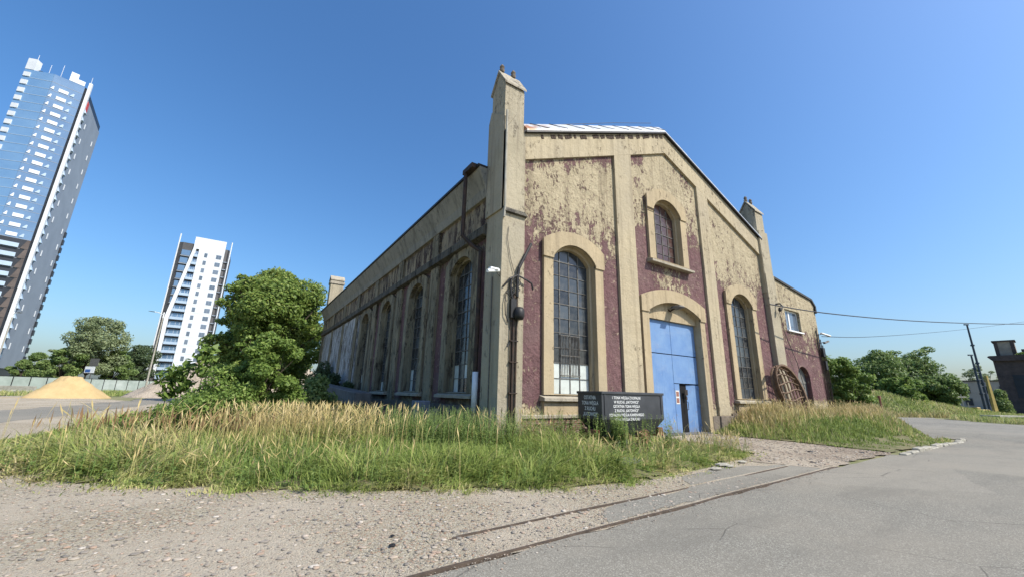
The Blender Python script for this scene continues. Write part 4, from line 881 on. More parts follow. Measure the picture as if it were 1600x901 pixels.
def make_tree(name, label, cat, loc, blobs, n, size, mat, trunk_r, seed, group=None, shell=.45, fork=.35, lean=0):
    t = thing(name, label, cat, loc, 0, group); r = random.Random(seed)
    zc = np.mean([b[2] for b in blobs]); x0 = np.mean([b[0] for b in blobs]); y0 = np.mean([b[1] for b in blobs]); f = zc*fork
    MB().tube([(0, 0, -.2), (x0*.2, y0*.2, f*.5), (x0*.5, y0*.5, f), (x0*.8, y0*.8, zc*.8), (x0, y0, zc*1.15)], trunk_r, 8, trunk_r*.35).build('trunk', M['bark'], t, True)
    lb = MB()
    for b in blobs:
        s = Vector((x0*.5, y0*.5, f*r.uniform(.8, 1.3))); e = Vector((b[0], b[1], b[2]+b[5]*.4)); m_ = s.lerp(e, .5)+Vector((r.uniform(-.3, .3), r.uniform(-.3, .3), .2))
        lb.tube([s, m_, e], trunk_r*.4, 5, trunk_r*.08)
    lb.build('limb', M['bark'], t, True)
    leaves('crown', blobs, n, size, mat, t, seed, shell); return t
def crown_blobs(cx, cy, z0, z1, rad, k, seed, top=1.0, br=.42):
    r = random.Random(seed); out = []; k = int(k*1.7); br *= .78
    for i in range(k):
        a = i*2.39996+r.uniform(-.4, .4); t = (i+.5)/k; z = z0+(z1-z0)*(.08+.86*t)
        prof = math.sqrt(max(.05, 1-((t-.42)/.62)**2)); q = rad*prof*(.30+.62*r.random()) if t < .9 else rad*.22*r.random()
        s = rad*br*r.uniform(.55, 1.25); out.append((cx+q*math.cos(a), cy+q*math.sin(a), min(z, z1-s*.7), s, s*r.uniform(.8, 1.2), s*r.uniform(.55, .85)))
    for i in range(k//3):                    # stray sprays that break the outline
        a = r.uniform(0, 6.28); t = r.uniform(.25, .98); prof = math.sqrt(max(.05, 1-((t-.42)/.62)**2)); q = rad*prof*r.uniform(.9, 1.08); s = rad*br*r.uniform(.18, .34)
        out.append((cx+q*math.cos(a), cy+q*math.sin(a), z0+(z1-z0)*t, s*1.3, s*1.3, s*.7))
    return out
# the chestnut beyond the hall
def place(px, py, depth): p = at(px, py, depth); return (p.x, p.y, 0.0)
p = place(409, 600, 46)
make_tree('chestnut_tree', 'big round chestnut tree with yellowish green crown left of the hall', 'tree', p, crown_blobs(0, 0, 1.6, 15.6, 5.9, 60, 12, br=.40), 90000, .34, 'leaf_chestnut', .45, 3, None, .45)
p = place(395, 640, 13.5)
make_tree('shrub', 'bright green bushy shrub in front of the chestnut tree', 'shrub', p, crown_blobs(.1, 0, .4, 3.6, 1.15, 26, 7, br=.38)+[(-.9, .2, 1.6, .7, .7, .8), (1.0, -.1, 1.1, .6, .6, .7), (-1.5, .3, 1.0, .7, .7, .6)], 30000, .10, 'leaf_shrub', .05, 7, None, .35)
p = place(480, 640, 17)
make_tree('shrub', 'darker low shrub beside the concrete beam along the side wall', 'shrub', p, [(0, 0, 1.2, .8, .8, .7), (-.8, 0, .9, .7, .7, .7), (.8, .3, .9, .6, .6, .6), (.3, .2, 1.8, .5, .5, .5)], 4500, .14, 'leaf_mid', .04, 8)
p = place(322, 640, 12)
make_tree('shrub', 'yellow green low shrub left of the bright green one', 'shrub', p, [(0, 0, .9, .7, .7, .6), (-.8, .1, .7, .6, .6, .5), (.7, 0, 1.1, .6, .6, .7), (-1.5, .3, .5, .6, .6, .4)], 6500, .085, 'leaf_shrub', .03, 9)
for k, (px, top, s, lab) in enumerate(((303, 540, .36, 'tallest thin sapling with big leaves before the white tower'), (275, 565, .30, 'middle sapling with big leaves before the white tower'), (252, 577, .30, 'low leftmost sapling with big leaves before the white tower'))):
    q = at(px, 640, 15); tp = at(px, top, 15); hgt = tp.z
    t = thing('sapling', lab, 'sapling', (q.x, q.y, 0), 0, 'big leaved saplings behind the grass')
    MB().tube([(0, 0, 0), (.04, .02, hgt*.5), (-.02, 0, hgt)], .02, 5, .008).build('stem', M['bark'], t)
    leaves('foliage', [(0, 0, hgt-.25, .42, .42, .42), (.1, 0, hgt-.85, .35, .35, .25)], 150, .25, 'leaf_shrub', t, 60+k, .3)
# ivy and weeds against the far part of the side wall
for k, (yy, hh, rr) in enumerate(((24.5, 3.0, 1.1), (29.5, 4.2, 1.3), (19.0, 2.2, .8))):
    make_tree('wall_bush', ('dark bush before the whitewashed panels of the side wall', 'tallest dark bush at the far end of the side wall', 'small dark bush at the ruined window of the side wall')[k], 'bush', (-.9, yy, 0), [(0, 0, hh*.35, rr, rr, hh*.3), (.1, .5, hh*.6, rr*.8, rr, hh*.25), (.2, -.5, hh*.8, rr*.5, rr*.6, hh*.2)], 3500, .2, 'leaf_dark', .06, 70+k)
tag(MB().prism([(9.0, .9), (23.5, .9), (23.5, 2.15), (9.0, 1.5)], [], -2.3, -1.5, SI).build('concrete_beam', M['concrete_dark'], None, bevel=.04), 'long dark concrete ramp wall running along the side of the hall', 'concrete wall')
tag(MB().box(-.9, -.4, 4.3, 5.1, 0, 1.25).build('utility_box', simple('blue grey box', (.22, .24, .28), (.16, .17, .2), 4, .7), None, bevel=.02), 'small grey blue box at the foot of the side wall', 'utility box')
rub = MB(); rn = random.Random(6)
for k in range(60):
    x, y = -.75+rn.uniform(-.5, .5), 2.8+rn.uniform(-1.2, 1.2); s = rn.uniform(.06, .2); z = .75*max(0, 1-abs(y-2.8)/1.5)+rn.uniform(0, .2); rub.hexa([(x-s, y-s, z-.2), (x+s, y-s*.7, z-.2), (x+s*.8, y+s, z-.2), (x-s, y+s, z-.2), (x-s*.7, y-s*.6, z+s*.5), (x+s*.6, y-s, z+s*.4), (x+s, y+s*.7, z+s*.6), (x-s, y+s*.8, z+s*.3)])
tag(rub.build('rubble_pile', M['concrete_dark'], None), 'heap of broken plaster under the first side window', 'rubble', None, 'stuff')

# ------------------------------------------------------------------ heaps
def heap(name, label, cat, loc, rx, ry, h, flat, mat, seed, rz=0.0, kind=None, res=.22, rough=.06):
    r = np.random.default_rng(seed); nr, na = 26, 64; v = [(0, 0, h)]; q = []; t = []
    ph = r.random(6)*6.28
    for i in range(1, nr+1):
        s = i/nr
        for k in range(na):
            a = 2*math.pi*k/na; w = 1+.10*math.sin(2*a+ph[0])+.07*math.sin(3*a+ph[1])+.04*math.sin(7*a+ph[2])
            z = h*(1 if s < flat else max(0, 1-((s-flat)/(1-flat)))**1.08)
            z += (rough*h*(math.sin(a*5+s*9+ph[3])*math.sin(s*13+ph[4])+r.normal(0, .22)))*(1-s)*min(1, s*4)
            v.append((rx*s*w*math.cos(a), ry*s*w*math.sin(a), z if i < nr else -.15))
    t = [(0, 1+k, 1+(k+1) % na) for k in range(na)]
    for i in range(nr-1):
        for k in range(na): b = 1+i*na; q.append((b+k, b+na+k, b+na+(k+1) % na, b+(k+1) % na))
    o = npmesh(name, v, q, t, mat, None, None, True); o.location = loc; o.rotation_euler = (0, 0, rz); return tag(o, label, cat, None, kind)
RZ = -YAW
p = at(109, 600, 46); heap('sand_heap', 'bright yellow heap of sand beside the lane before the fence', 'sand heap', (p.x, p.y, 0), 3.3, 3.3, 2.35, .22, M['sand'], 3, 0, None, .2, .09)
p = at(60, 612, 44); sheet('spilled_sand', ragged([(p.x-3.2, p.y-2.2), (p.x+1.5, p.y-2.4), (p.x+3.6, p.y+.4), (p.x-.5, p.y+1.2)], .5, .25, 9), .004, M['sand'])
p = at(395, 600, 66); heap('rubble_heap', 'grey brown rubble heap behind the chestnut tree', 'rubble heap', (p.x, p.y, 0), 15.5, 6.5, 6.2, .42, M['spoil'], 4, R(-12), None, .5, .05)
p = at(258, 605, 56); heap('rubble_heap', 'low grey brown rubble heap at the left foot of the large one', 'rubble heap', (p.x, p.y, 0), 4.6, 3.0, 2.0, .2, M['spoil'], 5, R(-12))

# ------------------------------------------------------------------ fence, barrier, sign, lamps on the left
fence = thing('site_fence', 'long pale green sheeted fence with dark posts behind the sand heap', 'fence', tuple(at(-80, 600, 62))[:2]+(0,))
fo = Vector(fence.location); A0 = at(-80, 600, 62); A1 = at(262, 604, 98); A0.z = A1.z = 0
nfp = 15; fd = (A1-A0); fn_ = Vector((-fd.y, fd.x, 0)).normalized(); ml = None
fm = NT('pale green sheeting'); M['sheeting'] = fm.done(fm.mix(fm.rng(fm.noise(.5, 6, .6), .35, .7), fm.mix(fm.objrand(), (.40, .46, .41), (.52, .56, .52)), (.30, .35, .31)), .8, fm.noise(1.2, 4), .4, .1, 0, .2, .2)
for k in range(nfp+1):
    q = A0+fd*(k/nfp)-fo
    MB().box(-.06, .06, -.06, .06, 0, 2.75).build('post', M['black_metal'], fence).location = q
    if k < nfp:
        a, b = q+fd.normalized()*.08, q+fd/nfp-fd.normalized()*.08; w = fn_*.02
        MB().hexa([a-w+Vector((0, 0, .1)), b-w+Vector((0, 0, .1)), b+w+Vector((0, 0, .1)), a+w+Vector((0, 0, .1)), a-w+Vector((0, 0, 2.55)), b-w+Vector((0, 0, 2.55)), b+w+Vector((0, 0, 2.55)), a+w+Vector((0, 0, 2.55))]).build('fence_panel', M['sheeting'], fence)
MB().tube([A0-fo+Vector((0, 0, 2.62)), A1-fo+Vector((0, 0, 2.62))], .04, 5).build('top_rail', M['black_metal'], fence)
p = at(22, 604, 58)
o = MB().prism([(-.35, 0), (.35, 0), (.3, .25), (.14, .5), (.12, 1.1), (-.12, 1.1), (-.14, .5), (-.3, .25)], [], -2.6, 2.6, lambda u, w, z: (w, u, z)).build('concrete_barrier', M['concrete'], None, bevel=.03)
o.location = (p.x, p.y, 0); o.rotation_euler = (0, 0, R(-20)); tag(o, 'pale concrete barrier lying left of the sand heap', 'barrier')
def street_lamp(label, px, py, ax, ay, depth):
    p = at(px, py, depth); a = at(ax, ay, depth)-p; t = thing('street_lamp', label, 'street lamp', (p.x, p.y, 0), 0, 'street lamps beyond the fence'); h = p.z
    MB().tube([(0, 0, 0), (0, 0, h*.5), (0, 0, h)], .12, 8, .07).build('pole', M['concrete'], t)
    MB().tube([(0, 0, h-.1), (a.x*.4, a.y*.4, h+.05+a.z*.4), (a.x*.75, a.y*.75, h+.05+a.z*.8)], .05, 6).tube([(0, 0, h+.25), (0, 0, h-.6)], .08, 6).build('arm', M['white_paint'], t)
    d = Vector((a.x, a.y, 0)); u = d.normalized(); n = Vector((-u.y, u.x, 0))*.17; q0 = d*.7+Vector((0, 0, h+a.z*.75)); q1 = d*1.12+Vector((0, 0, h+a.z*1.05))
    z = Vector((0, 0, .09)); MB().hexa([q0-n, q1-n, q1+n, q0+n, q0-n+z, q1-n+z*.6, q1+n+z*.6, q0+n+z]).build('lamp_head', M['steel'], t)
street_lamp('tall street lamp whose head reaches left of the white tower', 256, 490, 236, 486, 58)
street_lamp('street lamp standing before the foot of the glass tower', 21, 489, 32, 488, 62)
p = at(137, 600, 100); t = thing('road_sign', 'grey and white road sign board behind the fence under the tall grey green tree', 'road sign', (p.x, p.y, 0), RZ)
MB().box(-.08, .08, -.08, .08, 0, 7.5).build('sign_post', M['steel'], t); MB().box(-.9, 1.3, -.14, -.09, 6.0, 7.9).build('sign_board', M['steel'], t); MB().box(-1.7, .8, -.14, -.09, 4.3, 5.9).build('sign_board', M['white_paint'], t)
MB().box(-1.5, -.2, -.16, -.141, 4.45, 5.2).build('sign_print', simple('sign blue', (.05, .13, .38), None, 4, .6), t)

# ------------------------------------------------------------------ the glass tower
def face(p0, p1):
    a = Vector((*p0, 0)); b = Vector((*p1, 0)); d = b-a; n = Vector((d.y, -d.x, 0)).normalized()
    return lambda t, o, z: tuple(a+d*t+n*o+Vector((0, 0, z)))
def fbox(b, F, t0, t1, z0, z1, o0, o1):
    return b.hexa([F(t0, o1, z0), F(t1, o1, z0), F(t1, o0, z0), F(t0, o0, z0), F(t0, o1, z1), F(t1, o1, z1), F(t1, o0, z1), F(t0, o0, z1)])
tw = thing('glass_tower', 'very tall blue glass office tower with white panels and grey side wall', 'tower', (-80, 190, 0))
def tl(p): return (p[0]+80, p[1]-190)
pA0, pA1, pB1, pC0, pC1 = [tl(q) for q in ((-88.5, 183.6), (-80.5, 181.1), (-73.2, 183.6), (-72.4, 184.9), (-75.0, 213.6))]
FA, FB, FC = face(pA0, pA1), face(pA1, pB1), face(pC0, pC1)
def mat_tglass(name, a, b, rough=.08, met=.0, spec=.8):
    n = NT(name); c = n.mix(n.rng(n.noise(.12, 4, .6), .35, .65), a, b); return n.done(c, rough, n.noise(.6, 2), .02, .1, met, spec)
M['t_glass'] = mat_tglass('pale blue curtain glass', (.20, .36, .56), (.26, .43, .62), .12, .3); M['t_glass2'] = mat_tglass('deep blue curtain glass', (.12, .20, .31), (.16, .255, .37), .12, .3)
M['t_white'] = simple('white tower cladding', (.68, .70, .72), (.60, .63, .66), .4, .5); M['t_grey'] = simple('grey tower cladding', (.255, .295, .35), (.22, .255, .305), .15, .6)
M['t_brown'] = simple('brown tower cladding', (.12, .095, .085), (.08, .065, .06), .4, .7); M['t_dark'] = simple('dark tower recess', (.03, .035, .045), None, .5, .4); M['t_band'] = simple('light floor band', (.40, .50, .60), (.36, .45, .55), .4, .4)
MB().prism([(pA0[0], pA0[1]+.3), (pA1[0], pA1[1]+.3), (pB1[0]-.2, pB1[1]+.3), (pC0[0]-.3, pC0[1]), (pC1[0]-.3, pC1[1]), (-18, pC1[1]), (-13.0, 4.6)], [], 0, 109.4, lambda u, w, z: (u, z, w)).build('core', M['t_dark'], tw)
fl = 3.26
for k in range(33):
    z1 = 109.4-fl*k; z0 = z1-fl+.14
    if z1 < 6: break
    up = z1 > 50
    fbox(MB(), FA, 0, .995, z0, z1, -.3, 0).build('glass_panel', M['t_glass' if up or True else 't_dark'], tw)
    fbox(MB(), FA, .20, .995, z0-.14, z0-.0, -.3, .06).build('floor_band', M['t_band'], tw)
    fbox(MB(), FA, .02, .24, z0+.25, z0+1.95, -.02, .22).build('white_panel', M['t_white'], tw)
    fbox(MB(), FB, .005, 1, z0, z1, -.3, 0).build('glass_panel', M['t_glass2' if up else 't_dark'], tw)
    fbox(MB(), FB, .0, 1, z0-.14, z0, -.3, .05).build('floor_band', M['t_grey'], tw)
    if up and k: fbox(MB(), FB, .27, .58, z0+.4, z0+1.65, -.02, .2).build('white_panel', M['t_white'], tw)
    if up:
        for t, s in ((.07, .05), (.70, .07)):
            if k < 1: continue
            MB().hexa([FB(t-s, .2, z0+.5), FB(t+s, .2, z0+.5), FB(t+s, 0, z0+.5), FB(t-s, 0, z0+.5), FB(t+s*.4, .2, z0+1.7), FB(t+s, .2, z0+1.7), FB(t+s, 0, z0+1.7), FB(t+s*.4, 0, z0+1.7)]).build('triangle_panel', M['t_white' if t < .5 else 't_band'], tw)
    else:
        fbox(MB(), FB, .0, .72, z0+.1, z0+1.5, -.02, .7).build('balcony', M['t_band'], tw)
        MB().hexa([FB(.78, .3, z0), FB(1, .3, z0), FB(1, -.2, z0), FB(.78, -.2, z0), FB(.92, .3, z1), FB(1, .3, z1), FB(1, -.2, z1), FB(.92, -.2, z1)]).build('brown_panel', M['t_brown'], tw)
    zc = z0+.4
    if 12 < z1 < 104: MB().hexa([FC(.035, .9, zc), FC(.10, .9, zc), FC(.115, 0, zc), FC(.03, 0, zc), FC(.04, .3, zc+1.9), FC(.07, .3, zc+1.9), FC(.11, 0, zc+2.1), FC(.03, 0, zc+2.1)]).build('bay_window', M['t_band'], tw)
    if 10 < z1 < 102:
        fbox(MB(), FC, .115, .15, z0+.3, z0+2.3, -.01, .12).build('side_window', M['t_dark' if k % 2 else 't_glass2'], tw)
        if k % 2: fbox(MB(), FC, .29, .315, z0+.5, z0+2.6, -.01, .12).build('slit_window', M['t_white'], tw); fbox(MB(), FC, .80, .825, z0+.5, z0+2.6, -.01, .12).build('slit_window', M['t_white'], tw)
        if z1 < 62: fbox(MB(), FC, .93, .985, z0+.4, z0+2.4, -.01, .5).build('rear_balcony', M['t_dark'], tw)
fbox(MB(), FC, 0, 1, 6, 106.5, -.4, 0).build('grey_wall', M['t_grey'], tw)
q = MB(); F_ = FC; q.hexa([F_(-.02, .5, 8), F_(.028, .5, 8), F_(.028, -.4, 8), F_(-.02, -.4, 8), F_(-.02, .5, 112), F_(.02, .5, 112), F_(.02, -.4, 112), F_(-.02, -.4, 112)]); q.build('white_fin', M['t_white'], tw)
fbox(MB(), FC, .045, .12, 101.2, 105.2, .05, .5).build('red_sign', simple('red sign', (.55, .07, .05), (.45, .05, .04), 1, .5), tw)
fbox(MB(), FA, .0, .30, 109.5, 114.0, -2.0, .1).build('parapet_block', M['t_white'], tw); fbox(MB(), FB, .46, .72, 109.5, 113.2, -2.0, .05).build('parapet_block', M['t_white'], tw)
fbox(MB(), FB, .72, .97, 109.5, 111.3, -3.0, .0).build('parapet_block', M['t_white'], tw)
rf = MB(); rn = random.Random(2)
for k in range(9): x, y = rn.uniform(-6, 3), rn.uniform(-6, 6); rf.box(x, x+rn.uniform(.5, 1.8), y, y+1, 109.4, 110.4+rn.uniform(0, 1.2))
rf.build('roof_plant', M['t_dark'], tw)
an = MB()
for x, y, h in ((-6.2, -7, 6), (-3, -6, 4.2), (-.4, -5, 6.3), (7.4, -4.8, 5)): an.tube([(x, y, 109.4), (x, y, 110+h)], .07, 4)
an.build('antenna', M['t_white'], tw)
fbox(MB(), FA, -.3, 1.0, 0, 8, -.2, .6).build('ground_storey', M['t_white'], tw); fbox(MB(), FB, 0, 1.1, 0, 8, -.2, .5).build('ground_storey', M['t_white'], tw)
fbox(MB(), FA, -.2, .9, 3, 5, .5, .64).build('shopfront', M['t_dark'], tw)

# ------------------------------------------------------------------ the white residential tower
wt = thing('white_tower', 'white residential tower block with grid of windows and dark balcony columns', 'tower', (-28, 190, 0))
X0, Y0_ = -28, 190
MB().prism([(-6.7, -3.3), (-8.1, -2.3), (-10.2, 14), (8.6, 15), (8.6, -2.5), (7.2, -2.9)], [], 0, 57.2, lambda u, w, z: (u, z, w)).build('core', simple('dark grey tower cladding', (.10, .098, .10), (.075, .073, .075), .3, .7), wt)
MB().box(-1.3, 7.1, -3.8, -2.8, 5.5, 60.2).build('white_slab', M['t_white'], wt); MB().box(-3.2, -1.301, -3.8, -2.6, 55.2, 60.2).build('white_slab', M['t_white'], wt)
MB().prism([(-6.4, 5), (-5.5, 5), (-5.6, 27), (-2.2, 55.3), (-3.2, 55.3), (-6.9, 27)], [], -3.9, -2.5).build('slanted_fin', M['t_white'], wt)
MB().tube([(-8.2, -2.3, 0), (-8.2, -2.3, 60.8)], .22, 6).build('corner_pole', M['t_white'], wt); MB().tube([(9.0, -3.8, 3), (9.0, -3.8, 60.4)], .2, 6).build('corner_pole', M['t_white'], wt)
jo = MB()
FL2 = face((-8.1, -2.3), (-10.2, 14)); FLf = face((-8.1, -2.3), (-6.7, -3.3)); 
for k in range(16):
    z = 52.2-3.18*k
    if z < 4: break
    f = MB().box(-1.0+1.7, .0+1.75, -3.86, -3.79, z, z+1.75).build('window', M['t_grey'], wt); MB().box(.80, 1.65, -3.89, -3.861, z+.1, z+1.65).build('pane', M['glass_house'], f)
    f = MB().box(4.6, 6.4, -3.86, -3.79, z, z+1.75).build('window', M['t_grey'], wt); MB().box(4.7, 5.45, -3.89, -3.861, z+.1, z+1.65).box(5.55, 6.3, -3.89, -3.861, z+.1, z+1.65).build('pane', M['glass_house'], f)
    xl = -2.2-3.4*(55.3-z)/28.3 if z > 27 else -5.5
    MB().box(xl+.15, -1.35, -3.35, -3.25, z-.35, z+2.1).build('balcony_glazing', M['t_glass2'], wt)
    MB().box(xl+.1, -1.32, -4.1, -3.0, z-.75, z-.42).build('balcony_slab', M['t_dark'], wt)
    MB().box(xl+.12, -1.34, -4.1, -4.04, z-.42, z+.55).build('balcony_rail', M['t_band'], wt)
    for t in (.1, .5, .8): MB().box(xl+.15+(-1.5-xl)*t, xl+.23+(-1.5-xl)*t, -3.4, -3.35, z-.35, z+2.1).build('mullion', M['t_white'], wt)
    MB().box(7.3, 8.7, -3.2, -2.4, z-.75, z-.4).build('side_balcony', M['t_grey'], wt)
    for t0, t1 in ((.12, .3), (.45, .6), (.75, .9)): fbox(MB(), FL2, t0, t1, z, z+1.7, -.1, .08).build('side_window', M['t_dark'], wt)
    x2 = max(-6.4, xl-1.2)
    if xl > -5.0:
        MB().box(-6.6, xl-1.25, -3.45, -3.2, z-.2, z+1.9).build('bay_glazing', M['t_glass2'], wt); MB().box(-6.7, xl-1.2, -3.75, -3.2, z-.72, z-.35).build('bay_slab', M['t_grey'], wt)
for k in range(1, 17): jo.box(-1.3, 7.1, -3.815, -3.79, 52.2-3.18*k-.55, 52.2-3.18*k-.5)
jo.build('panel_joint', M['t_band'], wt)

# ------------------------------------------------------------------ trees beyond the fence
BG = [(128, 487, 128, 84, 'leaf_grey', 'tall grey green tree standing above the fence', 5.4, 26), (98, 540, 92, 80, 'leaf_mid', 'dark bushy tree left of the tall grey green tree', 3.4, 14), (168, 545, 170, 88, 'leaf_mid', 'round green tree right of the tall grey green tree', 3.5, 13),
      (207, 535, 207, 100, 'leaf_dark', 'dark spruce coloured tree left of the white tower', 4.2, 16), (226, 545, 226, 112, 'leaf_dark', 'dark narrow tree at the foot of the white tower', 3.2, 10), (48, 548, 48, 92, 'leaf_mid', 'low dark tree right of the glass tower foot', 3.2, 11), (28, 560, 28, 86, 'leaf_mid', 'lowest dark tree before the glass tower', 2.4, 9), (192, 545, 192, 118, 'leaf_mid', 'green tree between the round tree and the dark trees', 3.5, 11)]
for k, (px, top, bx, dep, mt, lab, rad, nb) in enumerate(BG):
    sc_ = 1.38; rad *= sc_; dep *= sc_
    q = at(bx, 600, dep); h = at(px, top, dep).z
    make_tree('broadleaf_tree', lab, 'tree', (q.x, q.y, 0), crown_blobs(0, 0, .8 if rad < 7 else 4.5, h, rad, nb, 80+k, br=.42), 9000 if rad < 7 else 17000, .55, mt, .25, 80+k, 'trees beyond the fence', .4)
# trees and bank on the right
q = at(1328, 640, 30)
make_tree('bush', 'light green bush against the right end of the annex', 'bush', (q.x, q.y, 0), crown_blobs(0, 0, .1, 4.9, 1.7, 20, 91, br=.4)+[(-1.2, .6, 4.2, .7, .7, .9), (.9, -.4, .9, .9, .9, .7), (1.5, -.2, .6, .7, .7, .5), (-.6, -.5, .8, .9, .9, .7), (2.0, -1.2, .5, .8, .8, .6), (.4, -1.3, .6, .9, .9, .6), (1.2, .2, 2.2, .9, .9, .9)], 17000, .19, 'leaf_shrub', .06, 91, None, .35)
RB = [(1385, 547, 62, 'leaf_mid', 'broad tree on the grassy mound right of the annex bush', 4.4, 26), (1440, 556, 66, 'leaf_mid', 'second tree on the grassy mound beside the spreading branch', 4.2, 24), (1468, 588, 60, 'leaf_mid', 'rightmost low tree sloping down to the grey building', 3.2, 16), (1348, 578, 64, 'leaf_shrub', 'low light tree between the annex bush and the broad tree', 2.6, 12), (1415, 592, 56, 'leaf_shrub', 'pale low tree at the front of the grassy mound', 2.7, 13)]
for k, (px, top, dep, mt, lab, rad, nb) in enumerate(RB):
    q = at(px, 620, dep); h = at(px, top, dep).z
    ex = [] 
    if k == 1: ex = [(1.2, -.8, h+.5, 1.4, 1.2, .6), (2.4, -1.6, h+1.1, 1.2, 1.0, .5), (-.3, .2, h-.1, 1.2, 1.2, .6)]
    make_tree('broadleaf_tree', lab, 'tree', (q.x, q.y, .3), crown_blobs(0, 0, .6, h, rad, nb, 95+k, br=.46)+ex, 15000, .32, mt, .22, 95+k, 'trees on the grassy mound', .4)
q = at(1540, 620, 150); h = at(1540, 566, 150).z
make_tree('broadleaf_tree', 'faint pale tree behind the grey building', 'tree', (q.x, q.y, 0), crown_blobs(0, 0, 3, h, 5.5, 12, 120, br=.33), 4000, .5, 'leaf_grey', .3, 120, None, .5)
def ridge(name, path, mat, wd):
    v = []; q = []; m_ = len(path); rn = random.Random(3)
    n = Vector((math.sin(YAW+.35), math.cos(YAW+.35), 0))
    for i, (p, h) in enumerate(path):
        for j in range(9):
            s = j/8*2-1; z = h*max(0, 1-abs(s)**1.6)+rn.uniform(-.05, .05) if abs(s) < 1 else -.2
            w = p+n*(s*wd); v.append((w.x, w.y, z))
    for i in range(m_-1):
        for j in range(8): a = i*9+j; q.append((a, a+1, a+10, a+9))
    tag(npmesh(name, v, q, None, mat, None, None, True), kind='structure'); return np.array(v), np.array(q)
def gp(px, d): p = at(px, 620, d); p.z = 0; return p
rv, rq = ridge('grassy_mound', [(gp(1290, 56), .5), (gp(1330, 56), 2.3), (gp(1370, 56), 2.9), (gp(1400, 57), 2.4), (gp(1430, 58), 1.9), (gp(1460, 59), 1.3), (gp(1490, 60), .8), (gp(1530, 62), .1)], M['verge'], 9)
def on_mesh(v, q, n, seed):
    r = np.random.default_rng(seed); i = r.integers(0, len(q), n); a, b = r.random(n)[:, None], r.random(n)[:, None]; c = v[q[i]]
    return (c[:, 0]*(1-a)+c[:, 1]*a)*(1-b)+(c[:, 3]*(1-a)+c[:, 2]*a)*b, r
P_, r_ = on_mesh(rv, rq, 16000, 5); P_ = P_[P_[:, 2] > 0]
blades('mound_blades', P_, r_.uniform(.15, .75, len(P_)), r_.uniform(.1, .9, len(P_)), np.full(len(P_), .07), .25+.5*vnoise(P_, .5, 3)+r_.normal(0, .2, len(P_)), M['grass'], .5, 44)
def strew(name, poly, n, h0, h1, w, seed, mat='grass', t0=.2):
    P = np.array(poly); r = np.random.default_rng(seed); p = np.c_[r.uniform(P[:, 0].min(), P[:, 0].max(), n), r.uniform(P[:, 1].min(), P[:, 1].max(), n)]; p = p[poly_inside(p, poly)]; m_ = len(p)
    z = np.zeros(m_)
    blades(name, np.c_[p, z], r.uniform(h0, h1, m_), r.uniform(.1, .8, m_), np.full(m_, w), t0+.4*vnoise(p, .3, seed)+r.normal(0, .2, m_), M[mat], .5, seed)
vg = [tuple(gp(x, d))[:2] for x, d in ((1475, 44), (1530, 38), (1620, 34), (1760, 33), (1760, 56), (1560, 64), (1490, 60))]
sheet('grass_verge', ragged(vg, 1.2, .3, 12), .012, M['verge']); strew('verge_grass', vg, 26000, .15, .7, .05, 41, 'grass', .3)
mg = [tuple(gp(x, d))[:2] for x, d in ((1366, 46), (1425, 47), (1490, 49), (1490, 54), (1340, 50))]; strew('mound_grass', mg, 5000, .3, .9, .06, 42, 'drygrass', .1)
lg = [tuple(gp(x, d))[:2] for x, d in ((-60, 44), (45, 49), (150, 54), (250, 60), (300, 90), (-100, 72))]
sheet('grass_strip', ragged(lg, 1.5, .4, 13), -.004, M['verge']); strew('strip_grass', lg, 16000, .15, .8, .06, 43, 'grass', .3)
for k, (px, d, h, lab) in enumerate(((1374, 44, 2.3, 'taller rusty post before the grassy mound'), (1363, 44, 1.0, 'short rusty post beside the bush'))):
    p = gp(px, d); t = tag(MB().tube([(0, 0, -.2), (0, 0, h)], .09, 7).box(-.22, .12, -.1, .1, h-.28, h+.02).build('rusty_post', M['rust'], None), lab, 'post'); t.location = p

# ------------------------------------------------------------------ masts, buildings and oddments on the right
def mast(name, label, px, top, depth, r, mat, arms=True, grp=None):
    p = gp(px, depth); h = at(px+.0, top, depth).z; t = thing(name, label, 'mast', p, RZ, grp)
    MB().tube([(0, 0, 0), (0, 0, h*.5), (0, 0, h)], r, 10, r*.6).build('pole', mat, t)
    if arms: MB().box(-.5, .25, -.1, .1, h-.15, h+.05).build('top_bracket', mat, t); c = MB(); [c.tube([(0, 0, z), (0, 0, z+.25)], r*1.35, 10) for z in (h*.33, h*.55, h*.75)]; c.build('collar', mat, t)
    return t, h
mb_ = simple('dark blue grey steel', (.055, .075, .10), (.04, .05, .065), 1.5, .6)
t1, h1 = mast('steel_mast', 'tallest dark steel mast in front of the grey building', 1547, 500, 66, .2, mb_, True, 'masts by the grey building')
t1.location = at(1547, 640, 66); t1.location.z = 0
# heights follow the sight lines to the tops
t2, h2 = mast('steel_mast', 'shorter dark steel mast left of the tallest one', 1535, 552, 66, .2, mb_, True, 'masts by the grey building')
sm = MB(); d21 = Vector(t1.location)-Vector(t2.location)
for z in np.linspace(3.5, 8.0, 5): sm.tube([(0, 0, z), (Matrix.Rotation(-RZ, 3, 'Z') @ d21)+Vector((0, 0, z))], .06, 5)
sm.build('cross_bar', mb_, t2)
ye = simple('yellow machine paint', (.46, .34, .10), (.34, .25, .08), 1.5, .6)
p = gp(1549.5, 64); t = thing('yellow_strut', 'yellow steel strut standing beside the tallest mast', 'strut', p, RZ)
MB().hexa([(-.26, -.2, .3), (.32, -.2, .3), (.32, .2, .3), (-.26, .2, .3), (-.10, -.15, 6.2), (.14, -.15, 6.2), (.14, .15, 6.2), (-.10, .15, 6.2)]).build('strut_beam', ye, t); MB().box(-.7, .8, -.4, .4, 0, .3).build('foot', M['concrete_dark'], t)
